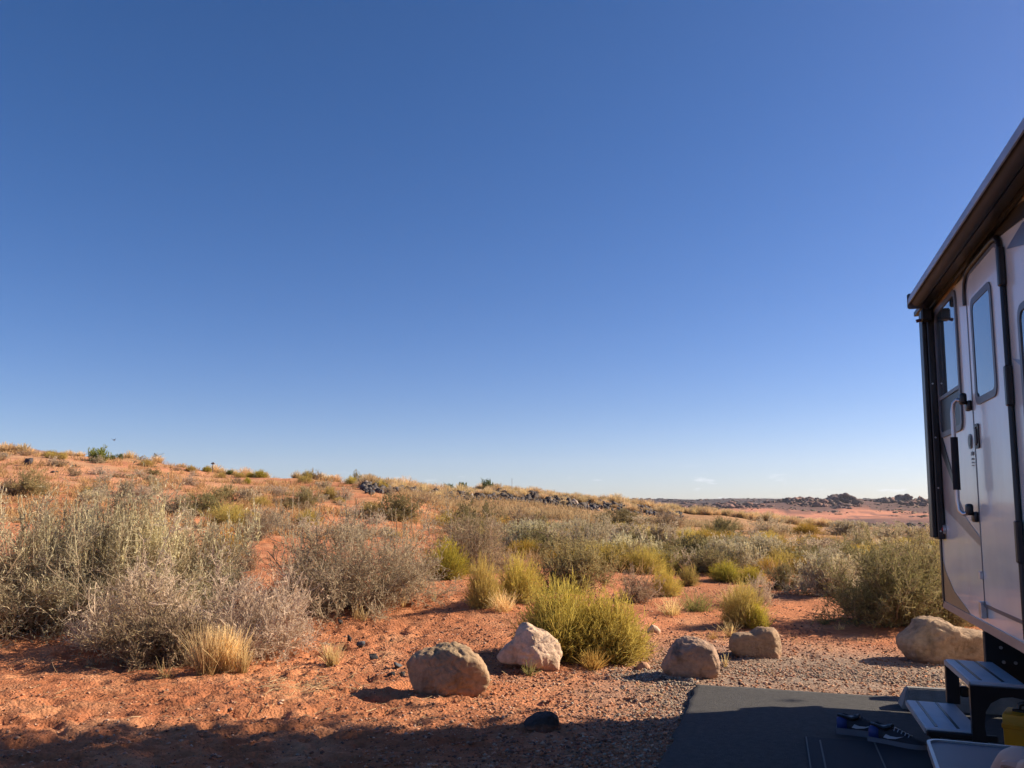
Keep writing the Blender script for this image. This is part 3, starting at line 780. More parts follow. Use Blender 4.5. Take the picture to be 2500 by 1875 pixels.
# (centre x, base y, width, height, kind, label) measured on the photograph, placed on the land
SH = [
 (-130, 1545, 380, 330, 'sage', 'large grey sagebrush cut off by the left edge of the photo'),
 (150, 1490, 300, 270, 'sageup', 'grey-green sagebrush at the back of the left clump behind the upright one'),
 (330, 1478, 290, 236, 'sage', 'grey sagebrush at the back of the left clump behind the tan stalks'),
 (480, 1468, 230, 190, 'sage', 'lowest sagebrush at the back right corner of the left clump'),
 (60, 1535, 350, 318, 'sage', 'tall pale sagebrush standing first from the left in the big clump'),
 (225, 1520, 330, 305, 'sageup', 'grey-green sagebrush with upright shoots in the middle of the left clump'),
 (395, 1500, 330, 262, 'sageup', 'long sagebrush sloping down at the right end of the left clump'),
 (330, 1575, 270, 245, 'bare', 'bare grey-brown shrub full of tan stalks in front of the sage clump'),
 (605, 1592, 340, 205, 'bare', 'rounded leafless silver-grey shrub behind the golden grass'),
 (385, 1612, 290, 150, 'brown', 'low dead shrub of white crooked twigs in the shade before the clump'),
 (865, 1482, 370, 262, 'sage', 'big round grey sagebrush in the middle with pale green shoots on top'),
 (770, 1470, 190, 190, 'brown', 'brown twiggy shrub leaning left out of the big round sagebrush'),
 (545, 1375, 125, 75, 'gold', 'orange-brown bush on the edge of the red path beside the left clump'),
 (603, 1392, 60, 70, 'brown', 'small dead bush standing by the red path'),
 (1090, 1415, 112, 92, 'yellow', 'bright yellow-topped dome bush to the right of the big round sagebrush'),
 (1180, 1482, 92, 120, 'olive', 'narrow olive broom-like bush left of its rounder twin on the dune'),
 (1268, 1468, 122, 108, 'rabbit', 'yellow-green bush between the olive bush and the large twin bush'),
 (1150, 1402, 270, 135, 'brown', 'wide tangle of brown twigs above the yellow-topped dome bush'),
 (1160, 1300, 125, 82, 'dark', 'dark round shrub rising above the tangle of brown twigs'),
 (968, 1270, 130, 68, 'dark', 'dark shrub behind the top of the big round sagebrush'),
 (742, 1236, 82, 48, 'green', 'round dark green-grey bush alone on the lower hillside'),
 (700, 1240, 50, 28, 'dark', 'low dark bush touching the round one on the lower hillside'),
 (806, 1218, 44, 30, 'olive', 'small greenish bush beside the round dark one on the hillside'),
 (750, 1285, 66, 44, 'olive', 'olive bush at the upper end of the red path'),
 (668, 1295, 90, 54, 'sage', 'blue-grey bush left of the upper end of the path'),
 (620, 1316, 100, 66, 'brown', 'dark brown twiggy bush over the left bank of the path'),
 (560, 1285, 120, 55, 'olive', 'yellow-olive bush behind the right end of the sage clump'),
 (500, 1252, 120, 54, 'dark', 'wide dusky bush behind the sage clump'),
 (425, 1250, 110, 44, 'sage', 'faded grey bush behind the middle of the sage clump'),
 (690, 1208, 56, 24, 'bare', 'pale flat bush halfway up the red hillside'),
 (546, 1220, 66, 40, 'green', 'dark rounded bush on the hillside above the sage clump'),
 (604, 1222, 60, 30, 'sage', 'grey bush right of the dark rounded one on the hillside'),
 (466, 1184, 44, 22, 'bare', 'isolated pale grey bush high on the red slope'),
 (374, 1158, 46, 17, 'dark', 'flat dark mat bush just below the crest'),
 (258, 1175, 50, 22, 'bare', 'wide pale grey bush in the middle of the upper slope'),
 (181, 1162, 36, 24, 'brown', 'small brown bush below the black rocks on the slope'),
 (132, 1138, 44, 22, 'bare', 'pale rounded bush under the two olive crest bushes'),
 (72, 1207, 96, 60, 'green', 'large sage-green bush at the foot of the slope far left'),
 (14, 1207, 74, 38, 'brown', 'brownish low bush at the far left foot of the slope'),
 (236, 1212, 70, 32, 'brown', 'brown bush left of the row at the foot of the slope'),
 (305, 1210, 60, 34, 'sage', 'grey bush in the row at the foot of the slope'),
 (350, 1214, 80, 36, 'bare', 'broad pale bush in the row at the foot of the slope'),
 (376, 1204, 44, 28, 'green', 'green-grey bush at the right of the row at the foot of the slope'),
 (330, 1232, 80, 26, 'bare', 'low pale bush just above the tops of the sage clump'),
 (125, 1118, 30, 15, 'olive', 'left one of two olive bushes side by side on the crest'),
 (152, 1121, 26, 19, 'olive', 'browner right one of two olive bushes on the crest'),
 (222, 1126, 24, 18, 'dark', 'dark green bush hugging the left side of the crest juniper'),
 (275, 1122, 16, 12, 'juniper', 'small green bush right of the crest juniper'),
 (293, 1121, 16, 14, 'juniper', 'little blue-green bush second right of the crest juniper'),
 (357, 1139, 36, 19, 'olive', 'dome-shaped olive bush on the crest beside a straw tuft'),
 (433, 1149, 24, 13, 'brown', 'small brown bush on the bare part of the crest'),
 (466, 1151, 27, 15, 'olive', 'olive bush on the crest left of the post'),
 (505, 1152, 24, 15, 'yellow', 'yellow-green bush on the crest touching the post'),
 (560, 1153, 20, 13, 'juniper', 'small dark green bush on the crest right of the post'),
 (540, 1167, 26, 14, 'olive', 'olive bush just under the crest below the post'),
 (585, 1166, 30, 13, 'olive', 'flat olive bush just under the crest'),
 (610, 1166, 24, 14, 'yellow', 'yellow bush just under the crest beside a tan tuft'),
 (603, 1181, 21, 16, 'yellow', 'single bright yellow ball bush lower on the slope'),
 (635, 1161, 36, 20, 'yellow', 'largest yellow-green bush on the crest'),
 (752, 1169, 36, 22, 'olive', 'left half of the round pair of bushes on the middle crest'),
 (773, 1169, 32, 27, 'brown', 'taller brown half of the round pair on the middle crest'),
 (857, 1182, 32, 18, 'rabbit', 'yellow-green bush below its dark partner on the crest'),
 (868, 1180, 32, 26, 'green', 'dark green bush on the crest above the red gully'),
 (930, 1194, 44, 22, 'olive', 'olive bush among the first black rocks of the bank'),
 (957, 1190, 24, 19, 'rabbit', 'light green bush among the first black rocks of the bank'),
 (1008, 1192, 48, 18, 'brown', 'wide tan-brown bush on top of the rock bank'),
 (240, 1127, 52, 35, 'junipery', 'bright green juniper standing highest on the left crest'),
 (1096, 1193, 28, 21, 'juniper', 'left one of two small blue-green junipers on the rock bank'),
 (1131, 1196, 27, 22, 'juniper', 'right one of two small blue-green junipers on the rock bank'),
 (1190, 1200, 32, 30, 'juniper', 'lone tallest juniper on top of the rock bank'),
 (1372, 1602, 202, 162, 'rabbit', 'left and taller half of the big yellow-green twin bush by the boulders'),
 (1487, 1606, 172, 144, 'rabbit', 'right half of the big yellow-green twin bush by the boulders'),
 (1392, 1448, 200, 128, 'green', 'wide dark green bush behind the big twin bush'),
 (1442, 1372, 160, 108, 'sageup', 'silvery sagebrush with long upright plumes in the middle of the field'),
 (1282, 1312, 130, 66, 'brown', 'grey-brown bush left of the plumed sagebrush'),
 (1330, 1330, 90, 36, 'olive', 'low olive bush at the foot of the grey-brown one'),
 (1278, 1362, 90, 44, 'gold', 'golden patch bush left of the dark green bush'),
 (1520, 1296, 120, 58, 'dark', 'dark bush below the straw ridge behind the plumed sagebrush'),
 (1632, 1290, 100, 46, 'brown', 'brown bush below the straw ridge right of the dark one'),
 (1602, 1356, 150, 76, 'sage', 'large grey sagebrush in the middle of the field'),
 (1662, 1330, 76, 44, 'sageup', 'small pale sagebrush right behind the large grey one'),
 (1575, 1400, 105, 62, 'rabbit', 'yellow-green bush in front of the large grey sagebrush'),
 (1668, 1396, 86, 54, 'bare', 'leafless grey bush left of the orange dome bush'),
 (1748, 1378, 84, 52, 'gold', 'orange-gold dome bush in the middle of the right field'),
 (1775, 1418, 84, 46, 'yellow', 'flat yellow bush below the orange-gold dome'),
 (1835, 1425, 80, 42, 'yellow', 'yellow-green bush right of the flat yellow one'),
 (1625, 1455, 84, 64, 'rabbit', 'lime-green bush above the dry grass slope'),
 (1682, 1430, 56, 48, 'olive', 'olive bush right of the lime-green one'),
 (1555, 1468, 110, 78, 'brown', 'bare brown bush right of the dark green one'),
 (1815, 1528, 112, 110, 'olive', 'tall olive bush beside the red path by the fourth boulder'),
 (1850, 1535, 62, 60, 'yellow', 'small yellow bush at the foot of the tall olive one'),
 (1852, 1475, 84, 82, 'bare', 'pinkish leafless bush behind the tall olive one'),
 (1825, 1382, 96, 80, 'sageup', 'pale green sagebrush with a dark hollow under it'),
 (1762, 1326, 100, 66, 'dark', 'dark brown bush behind the orange-gold dome'),
 (1880, 1306, 110, 42, 'sage', 'grey-green bush at the far end of the straw ridge'),
 (1890, 1356, 110, 50, 'olive', 'yellow-tinged bush right of the pale green sagebrush'),
 (1955, 1388, 140, 66, 'dark', 'broad olive-brown bush behind the path'),
 (1970, 1304, 76, 26, 'gold', 'orange bush glowing at the far side of the field'),
 (1915, 1306, 50, 24, 'dark', 'dark bush left of the orange one at the far side of the field'),
 (2045, 1356, 100, 44, 'brown', 'brown bush in the right field behind the big sagebrush'),
 (2102, 1330, 78, 38, 'sage', 'blue-grey bush in the right field'),
 (2070, 1306, 110, 36, 'sageup', 'pale grey-green bush on the far rim of the field'),
 (2170, 1316, 120, 38, 'sage', 'pale bush on the far rim left of the trailer'),
 (2250, 1322, 110, 36, 'sage', 'pale bush partly behind the black edge of the trailer'),
 (2102, 1358, 66, 26, 'gold', 'low orange bush right of the brown one'),
 (2195, 1366, 120, 50, 'olive', 'olive bush between the rim and the big dark bush'),
 (1955, 1405, 66, 44, 'gold', 'orange-yellow bush over the far end of the path'),
 (1915, 1438, 86, 66, 'dark', 'dark bush on the far side of the path beside its shadow'),
 (2022, 1452, 175, 100, 'sageup', 'pale feathery sagebrush left of the big dark bush'),
 (2175, 1528, 285, 200, 'dark', 'big dark olive bush beside the trailer'),
 (2290, 1510, 220, 215, 'green', 'greener bush standing half behind the trailer corner'),
]
for i, (cx, by, W, Hh, kind, lab) in enumerate(SH):
    x, y, z = cast(cx, by)
    dep = y * math.cos(PITCH) + (z - H) * math.sin(PITCH)
    k = dep / FPX
    place_plant(kind, x, y, z - .01, W * k, Hh * k * (1.2 if W > 150 else 1.12), lab, None, W, i)

# ------------------------------------------------------------------ scattered small plants that nothing tells apart
rg = random.Random(21)
import re
_cut = re.compile(r' (in|on|at|of|with|behind|beside|below|under|above|over|to|between|by|alone|standing|hugging|touching|right|left|cut|sloping|rising|leaning|full|among|halfway|first|across|second|before|partly|glowing|leaning|shining|around|that) ')
LM = []
for i, (cx, by, W, Hh, kind, lab) in enumerate(SH):
    x, y, z = cast(cx, by)
    sh = _cut.split(lab)[0]
    if len(sh.split()) < 3: sh = ' '.join(lab.split()[:7])
    LM.append((x, y, sh, lab))
def rel_label(adj, X, Y):
    k = min(range(len(LM)), key=lambda i: math.hypot(LM[i][0] - X, LM[i][1] - Y))
    lx, ly, sh, lab = LM[k]
    dx, dy = X - lx * Y / ly, Y - ly
    rel = ('just right of the' if dx > 0 else 'just left of the') if abs(dx) > abs(dy) * .35 else ('right behind the' if dy > 0 else 'right in front of the')
    words_ = (adj + ' ' + rel + ' ' + (lab if len(lab.split()) < 9 else sh)).split()
    return ' '.join(words_[:16])
def near_listed(px, py, m=1.0):
    return False
n_fill = 0
kinds_r = ['sage', 'brown', 'olive', 'dark', 'olive', 'bare', 'gold', 'sageup', 'dark', 'green', 'rabbit', 'olive', 'gold', 'dark']
FILL_LABEL = dict(sage='grey sagebrush filling the crowded shrub field', brown='brown twiggy bush filling the crowded shrub field', dark='dark bush filling the crowded shrub field',
   olive='olive bush filling the crowded shrub field', bare='leafless pale bush filling the crowded shrub field', gold='golden bush filling the crowded shrub field',
   sageup='pale feathery bush filling the crowded shrub field', rabbit='yellow-green bush filling the crowded shrub field', green='green bush filling the crowded shrub field')
for _ in range(5000):
    if n_fill >= 280: break
    px = rg.uniform(1030, 2420); D = 12.5 * (4.8 ** rg.uniform(0, 1))
    if D < 14.5 and px < 2080: continue
    if D < 17.5 and px < 1330: continue
    if D < 24 and px < 1120: continue
    X = (px - 1250) / FPX * D; Y = D
    z = float(zt(np.array([X]), np.array([Y]))[0])
    kind = rg.choice(kinds_r); W = rg.uniform(.8, 1.9) * (.8 if D < 20 else 1) * (.7 if kind in ('gold', 'rabbit', 'olive') else 1); hh = W * rg.uniform(.42, .62)
    lim = np.interp(px, [1030, 1450, 1700, 2000, 2420], [1232, 1258, 1280, 1298, 1312])
    if 1245 + (H - z - hh) / D * FPX < lim: continue
    place_plant(kind, X, Y, z - .03, W, hh, rel_label(('small ' if W < 1.2 else 'wide ') + FILL_LABEL[kind].split(' filling')[0], X, Y), FILL_LABEL[kind].replace('filling', 'in'), 40 if D > 28 else 80, rg.randint(0, 9))
    n_fill += 1
# thin cover of little bushes on the left hillside
n = 0
HL = dict(bare='small pale bush dotted over the red hillside', sage='small grey bush dotted over the red hillside', brown='small brown bush dotted over the red hillside', olive='small olive bush dotted over the red hillside')
for _ in range(900):
    if n >= 75: break
    px = rg.uniform(-150, 1050); D = rg.uniform(20, 43)
    X = (px - 1250) / FPX * D
    if fbm(np.array([X * .2]), np.array([D * .3]), 3, 2)[0] < -.05: continue
    z = float(zt(np.array([X]), np.array([D]))[0])
    kind = rg.choice(['bare', 'bare', 'sage', 'brown', 'olive'])
    W = rg.uniform(.35, .95)
    place_plant(kind, X, D, z - .02, W, W * .5, rel_label(('tiny ' if W < .55 else 'low ') + HL[kind].split(' dotted')[0].replace('small ', ''), X, D), HL[kind].replace('bush', 'bushes'), 30, rg.randint(0, 9))
    n += 1

# grass tufts ---------------------------------------------------------
def tuft_obj(name, cx, by, W, Hh, label, c0=STRAW0, c1=STRAW1, n=None, heads=0, spread=.45, wd=.0045, group=None, seed=0, up=-.05):
    x, y, z = cast(cx, by)
    k = (y * math.cos(PITCH) + (z - H) * math.sin(PITCH)) / FPX
    rng = np.random.RandomState(seed)
    W, Hh = W * k, Hh * k
    n = n or int(60 + W * 900)
    v = grass_tuft(rng, W, Hh * (1.35 if 'stalks' not in label else 1.0), n, c0, c1, wd, spread, heads, up)
    o = obj(name, np_mesh(name, v[0], v[1], PLANT, v[2]))
    o.location = (x, y, z - .005)
    tag(o, label, 'grass', group)
    return o
TU = [
 (505, 1645, 80, 95, 'tall golden grass clump in front of the silver-grey shrub', 420, .25),
 (550, 1640, 70, 90, 'densest golden grass clump right of the tall one', 380, .25),
 (592, 1642, 44, 62, 'short golden grass clump at the right end of the three', 160, .25),
 (455, 1625, 40, 60, 'thin golden stalks left of the tall golden clump', 60, .3),
 (402, 1655, 44, 48, 'small sparse straw tuft near the shade edge on the left', 40, .7),
 (808, 1625, 50, 50, 'pale yellow grass tuft leaning left on the open sand', 150, .35),
 (868, 1513, 22, 38, 'upright straw tuft on the dune below the big sagebrush', 30, .2),
 (888, 1516, 24, 30, 'leaning straw tuft on the dune beside the upright one', 30, .4),
 (897, 1492, 14, 34, 'single thin straw sprig above the two dune tufts', 18, .15),
 (998, 1450, 36, 36, 'pale grass tuft under the right side of the big sagebrush', 60, .3),
 (1028, 1442, 26, 38, 'pale grass tuft left of the yellow-topped dome', 50, .25),
 (985, 1480, 18, 30, 'thin straw sprig on the bright dune', 18, .3),
 (1060, 1468, 20, 26, 'small straw sprig on the dune below the yellow dome', 18, .3),
 (1228, 1492, 84, 44, 'wide straw-coloured grass patch below the twin olive bushes', 220, .5),
 (1449, 1634, 48, 46, 'orange-gold grass tuft at the foot of the twin bush', 220, .5),
 (1293, 1650, 24, 34, 'small green-yellow tuft in front of the pointed boulder', 40, .5),
 (1783, 1556, 30, 34, 'pale tuft left of the tall olive bush', 60, .35),
 (1700, 1490, 120, 44, 'long straw grass patch under the lime-green bush', 260, .6),
 (1790, 1478, 90, 46, 'straw grass patch left of the pinkish leafless bush', 200, .5),
 (1640, 1500, 80, 36, 'thin straw grass on the slope above the third boulder', 120, .6),
 (1545, 1560, 40, 46, 'pale straw grass standing right of the twin bush', 60, .5),
 (1595, 1578, 20, 18, 'tiny straw tuft on the slope above the third boulder', 30, .6),
 (1740, 1560, 22, 18, 'tiny orange tuft on the slope right of the third boulder', 30, .6),
 (1771, 1628, 12, 30, 'single dry sprig in front of the fourth boulder', 14, .25),
 (2012, 1522, 26, 22, 'faint green tuft in the shadow of the big dark bush', 40, .6),
 (2052, 1536, 20, 16, 'smaller faint tuft in the shadow of the big dark bush', 30, .6),
 (735, 1500, 90, 120, 'tall feathery grass with pale seed heads beside the silver-grey shrub', 130, .28),
 (700, 1560, 80, 110, 'tan feathery grass with curled seed heads against the silver-grey shrub', 110, .3),
 (55, 1500, 130, 175, 'cream-coloured curved stalks at the left edge of the sage clump', 70, .45),
 (330, 1560, 150, 230, 'tall tan stalks rising through the bare shrub', 110, .4),
]
for i, (cx, by, W, Hh, lab, n, sp) in enumerate(TU):
    heads = .5 if 'seed heads' in lab else 0
    c0, c1 = STRAW0, STRAW1
    if 'orange' in lab: c0, c1 = (.40, .22, .07), (.62, .38, .12)
    if 'green' in lab: c0, c1 = (.26, .24, .08), (.42, .38, .14)
    if 'feathery' in lab or 'stalks' in lab: c0, c1 = (.36, .25, .15), (.60, .48, .33)
    tuft_obj('grass_tuft', cx, by, W, Hh, lab, c0, c1, n, heads, sp, (.0055 if 'stalks' not in lab else .006), None, i, -.04)

# bunch grass on the crest and down the bank: prototypes, copied
crest = []
for s_ in range(4):
    v = grass_tuft(np.random.RandomState(50 + s_), .7, .62, 330, TAN0, (.74, .55, .30), .026, .55, 0, -.02)
    crest.append(np_mesh('straw_tuft', v[0], v[1], PLANT, v[2]))
def crest_tuft(px, D, sc, label, group):
    X = (px - 1250) / FPX * D
    z = float(zt(np.array([X]), np.array([D]))[0])
    o = obj('straw_tuft', rg.choice(crest)); o.location = (X, D, z - .03)
    sc *= 1.15 if px > 800 else .95
    o.scale = (sc, sc, sc * rg.uniform(.8, 1.15)); o.rotation_euler = (0, 0, rg.uniform(0, 6.28))
    tag(o, label, 'grass', group)
def ridge_D(px): return float(np.interp(px, [-200, 900, 1200, 1700, 2000, 2300], [42, 44, 62, 63, 63, 62]))
CR = [(14, 1.25, 'big cream tuft on the crest at the left edge'), (30, 1.0, 'cream tuft right beside the biggest one on the crest'), (58, 1.0, 'cream tuft on the crest in front of the distant mesa'),
      (72, .8, 'smaller cream tuft on the crest in front of the distant mesa'), (170, .7, 'cream tuft on the crest right of the olive pair'), (196, .8, 'cream tuft on the crest left of the juniper'),
      (317, .95, 'cream tuft on the crest right of the juniper'), (387, .9, 'cream tuft on the crest right of the olive dome'), (448, .7, 'small cream tuft on the bare part of the crest'),
      (527, 1.1, 'pinkish wide tuft on the crest right of the post'), (545, .7, 'small pinkish tuft second right of the post'), (571, .9, 'cream tuft behind the small dark green crest bush'),
      (602, .95, 'cream tuft left of the largest yellow-green crest bush'), (652, .7, 'cream tuft right of the largest yellow-green crest bush'), (728, .85, 'tan tuft left of the round pair on the crest'),
      (788, .8, 'cream tuft right of the round pair on the crest'), (805, .7, 'cream tuft on the crest left of the gully'), (822, .75, 'cream tuft on the crest over the gully')]
for px, sc, lab in CR: crest_tuft(px, ridge_D(px) - .5, sc, lab, None)
g_ = 'straw tufts crowding the top of the rock bank'
for i in range(150):
    px = 885 + (2030 - 885) * ((i + rg.random()) / 150) ** .9
    crest_tuft(px, ridge_D(px) + rg.uniform(-1.6, 1.0), rg.uniform(.65, 1.15), 'straw-coloured grass tuft in the row along the top of the bank', g_)
for i in range(100):
    px = rg.uniform(900, 1660); D = ridge_D(px) - rg.uniform(2, 8)
    crest_tuft(px, D, rg.uniform(.5, .9), 'straw-coloured grass tuft between the black rocks of the bank', 'straw tufts between the rocks of the bank')

# dry grass cover, nobody could count it
def grass_cover():
    rng = np.random.RandomState(4)
    def field(n, pxa, pxb, Da, Db, th, per, hmin, hmax, wd, c0, c1, scale):
        px = rng.uniform(pxa, pxb, n); D = Da * (Db / Da) ** rng.uniform(0, 1, n)
        X = (px - 1250) / FPX * D
        m = fbm(X * scale, D * scale * 1.8, 5, 3) > th
        X, D = X[m], D[m]
        X = np.repeat(X, per) + rng.normal(0, .07, len(X) * per); D = np.repeat(D, per) + rng.normal(0, .07, len(D) * per)
        Z = zt(X, D) - .01
        P = np.stack([X, D, Z], -1)
        d = np.stack([rng.normal(0, .5, len(X)), rng.normal(0, .5, len(X)), np.ones(len(X))], -1)
        m_ = grow(rng, P, d, rng.uniform(hmin, hmax, len(X)), 2, -.05, .1)
        return ribbons(rng, m_, wd, wd * .4, c0, c1, .25)
    parts = [field(5200, -150, 1250, 19, 43, -.06, 9, .10, .28, .020, (.42, .27, .12), (.62, .42, .19), .22),
             field(3600, 950, 2350, 14, 62, -.05, 9, .12, .34, .012, (.38, .25, .11), (.58, .40, .18), .25),
             field(3600, 980, 1800, 36, 50, -.4, 7, .15, .42, .030, (.33, .24, .12), (.56, .42, .22), .25),
             field(500, 560, 2100, 7.6, 14, .12, 6, .03, .13, .006, (.42, .27, .12), (.62, .42, .19), .5),
             field(500, -100, 1900, 6.0, 9, .16, 3, .02, .07, .004, (.42, .27, .12), (.60, .42, .2), 1.2)]
    v = join(parts)
    o = obj('dry_grass', np_mesh('dry_grass', v[0], v[1], PLANT, v[2]))
    tag(o, 'sparse dry straw-coloured grass over the sand and the hillside', 'grass', kind='stuff')
grass_cover()

# straw litter lying on the sand
def litter():
    rng = np.random.RandomState(9); n = 900
    px = np.concatenate([rng.normal(730, 70, 380), rng.uniform(0, 1700, 520)]); py = np.concatenate([rng.normal(1675, 14, 380), rng.uniform(1590, 1760, 520)])
    pts = np.array([(lambda d: (d * (H / -d[2]))[:2])(ray(a, b)) for a, b in zip(px, py)])
    Z = zt(pts[:, 0], pts[:, 1]) + .006
    P = np.stack([pts[:, 0], pts[:, 1], Z], -1)
    d = rng.normal(size=(n, 3)) * [1, 1, .12]
    m = grow(rng, P, d, rng.uniform(.03, .14, n), 3, 0, .12)
    m[:, :, 2] = np.maximum(m[:, :, 2], zt(m[:, :, 0], m[:, :, 1]) + .003)
    v = ribbons(rng, m, .004, .003, (.5, .36, .2), (.62, .48, .28), .3)
    o = obj('straw_litter', np_mesh('straw_litter', v[0], v[1], PLANT, v[2]))
    tag(o, 'broken straw and twigs scattered on the red sand', 'straw', kind='stuff')
litter()

# ------------------------------------------------------------------ stones
def ico(sub):
    bm = bmesh.new(); bmesh.ops.create_icosphere(bm, subdivisions=sub, radius=1.0)
    V = np.array([v.co[:] for v in bm.verts]); F = np.array([[v.index for v in f.verts] for f in bm.faces]); bm.free()
    return V, F
ICO1, ICO2, ICO5 = ico(1), ico(2), ico(6)

def star_r(poly, ang):
    """radius of a star-shaped outline (list of x,z) at the given angles"""
    P = np.array(poly); a = np.arctan2(P[:, 1], P[:, 0]); r = np.hypot(P[:, 0], P[:, 1])
    o = np.argsort(a); a = a[o]; P = P[o]
    a2 = np.concatenate([a - 2 * PI, a, a + 2 * PI]); P2 = np.concatenate([P, P, P])
    i = np.clip(np.searchsorted(a2, ang, side='right') - 1, 0, len(a2) - 2)
    A = P2[i]; B = P2[i + 1]
    d = np.stack([np.cos(ang), np.sin(ang)], -1); e = B - A
    den = d[..., 0] * e[..., 1] - d[..., 1] * e[..., 0]
    num = A[..., 0] * e[..., 1] - A[..., 1] * e[..., 0]
    return num / np.where(np.abs(den) < 1e-9, 1e-9, den)

def boulder(name, px0, px1, ytop, ybase, outline, depth, label, col, group, seed, rough=1.0, planes=(), sharp=2.5, tilt=0.0, colb=None):
    """outline in fractions: x -1..1 left to right, z 0..1 bottom to top"""
    cx = (px0 + px1) / 2
    x, y, z = cast(cx, ybase - 6)
    y += depth * .45; x = x + (x / y) * depth * .45
    z = float(base_z(np.array([x]), np.array([y]))[0])
    k = (y * math.cos(PITCH) + (.2 - H) * math.sin(PITCH)) / FPX
    Wd = (px1 - px0) * k; Hd = (ybase - ytop) * k * 1.0
    V, F = ICO5; V = V.copy()
    ang = np.arctan2(V[:, 2], V[:, 0])
    pol = [(a * Wd / 2, (b - .45) * Hd) for a, b in outline]
    rx = sum(star_r(pol, ang + o_) for o_ in (-.10, -.05, 0, .05, .10)) / 5
    cphi = np.hypot(V[:, 0], V[:, 2]); sphi = np.abs(V[:, 1])
    r = ((cphi / rx) ** sharp + (sphi / (depth / 2)) ** sharp) ** (-1 / sharp)
    for nx, ny, nz, h in planes:
        nn = np.array([nx, ny, nz], float); nn /= np.linalg.norm(nn)
        dn = V @ nn
        lim = np.where(dn > .05, h * min(Wd, Hd * 1.4) / 2 / np.maximum(dn, .05), 99)
        r = -np.log(np.exp(-r * 60) + np.exp(-lim * 60)) / 60
    P = V * r[:, None]
    q = P + seed * 7.7
    nz_ = .055 * fbm(q[:, 0] * 4, q[:, 1] * 4, q[:, 2] * 4, 3) * Hd * 2 - .024 * np.abs(fbm(q[:, 0] * 14, q[:, 1] * 14, q[:, 2] * 14, 4)) * rough \
        - .010 * Hd * 2 * rough * np.clip(1 - np.abs(pn(q[:, 0] * 5 + 4, q[:, 1] * 5, q[:, 2] * 9)) * 14, 0, 1) \
        + .006 * rough * fbm(q[:, 0] * 45, q[:, 1] * 45, q[:, 2] * 45, 3) 
    P = P * (1 + nz_ / np.maximum(r, .05))[:, None]
    P[:, 2] += .45 * Hd - .05
    cc = np.array(col) * (1 + .30 * fbm(q[:, 0] * 5, q[:, 1] * 5, q[:, 2] * 5, 4))[:, None]
    if colb is not None:
        t = np.clip(.5 + 1.6 * fbm(q[:, 0] * 3 + 9, q[:, 1] * 3, q[:, 2] * 3, 3), 0, 1)[:, None]
        cc = cc * (1 - .6 * t) + np.array(colb) * .6 * t
    st = np.clip(fbm(q[:, 0] * 10 + 3, q[:, 1] * 10, q[:, 2] * 3, 4) * 2.2 - .25, 0, 1)[:, None]
    cc = cc * (1 - .45 * st)
    # dust-red foot where the stone meets the sand
    ft = np.clip(1 - P[:, 2:3] / (min(.10, .16 * Hd) + .03 * fbm(q[:, 0] * 8, q[:, 1] * 8, 1, 2)[:, None]), 0, 1)
    cc = cc + (np.array([.40, .19, .11]) - cc) * ft * .55
    o = obj(name, np_mesh(name, P, F, BOULD, cc, True))
    o.location = (x, y, z); o.rotation_euler = (0, tilt, 0)
    tag(o, label, 'boulder', group)
    return o
BOULD = attr_mat('sandstone_boulder', rough=.92, var=.22, scale=26, bump=.8, bscale=55, bdist=.012)
gB = 'boulders lining the edge of the campsite'
boulder('boulder', 990, 1196, 1578, 1712, [(-1, .52), (-.98, .68), (-.78, .82), (-.5, .88), (-.2, .98), (.15, 1.0), (.5, .92), (.8, .76), (.95, .52), (.98, .3), (.84, .08), (.45, -.02), (.2, -.03), (-.2, -.02), (-.6, .03), (-.93, .24)],
        .46, 'large rounded tan boulder nearest the camera, first from the left', (.37, .245, .15), gB, 1, 1.0, planes=((-.30, -1, .05, .54), (.30, -1, -.25, .60), (-.3, -.6, .9, .86)), colb=(.27, .20, .12))
boulder('boulder', 1212, 1372, 1531, 1652, [(-1, .30), (-.98, .46), (-.78, .58), (-.5, .68), (-.28, .93), (-.08, 1.0), (.3, .9), (.62, .82), (.9, .66), (1.0, .42), (.92, .2), (.85, .0), (.7, .02), (.3, .16), (-.2, .22), (-.7, .22)],
        .44, 'angular pinkish-white boulder with a pointed top beside the twin bush', (.58, .41, .29), gB, 2, .8, planes=((-.45, -1, -.1, .48), (.55, -1, .55, .62), (-.5, -.8, .8, .6), (.2, -1, -.6, .7)), sharp=3.2)
boulder('boulder', 1619, 1758, 1559, 1670, [(-1, .30), (-.95, .45), (-.75, .68), (-.45, .93), (-.1, 1.0), (.35, .97), (.8, .82), (1.0, .62), (.95, .35), (.72, .08), (.3, 0), (-.3, .02), (-.75, .14)],
        .38, 'round pinkish boulder third from the left, at the corner of the asphalt', (.38, .25, .175), gB, 3, .8, planes=((-.1, -1, -.15, .56), (.95, -.35, .2, .98), (-.45, -.6, .8, .78)))
boulder('boulder', 1784, 1909, 1533, 1617, [(-1, .5), (-.93, .72), (-.6, .84), (-.1, .88), (.25, 1.0), (.7, .98), (.97, .75), (1.0, .4), (.9, .0), (.5, .0), (-.2, .04), (-.7, .16), (-.95, .3)],
        .36, 'small brownish boulder fourth from the left, right of the round one', (.33, .22, .14), gB, 4, .8, planes=((-.15, -1, -.1, .5), (.95, -.5, .1, .95)))
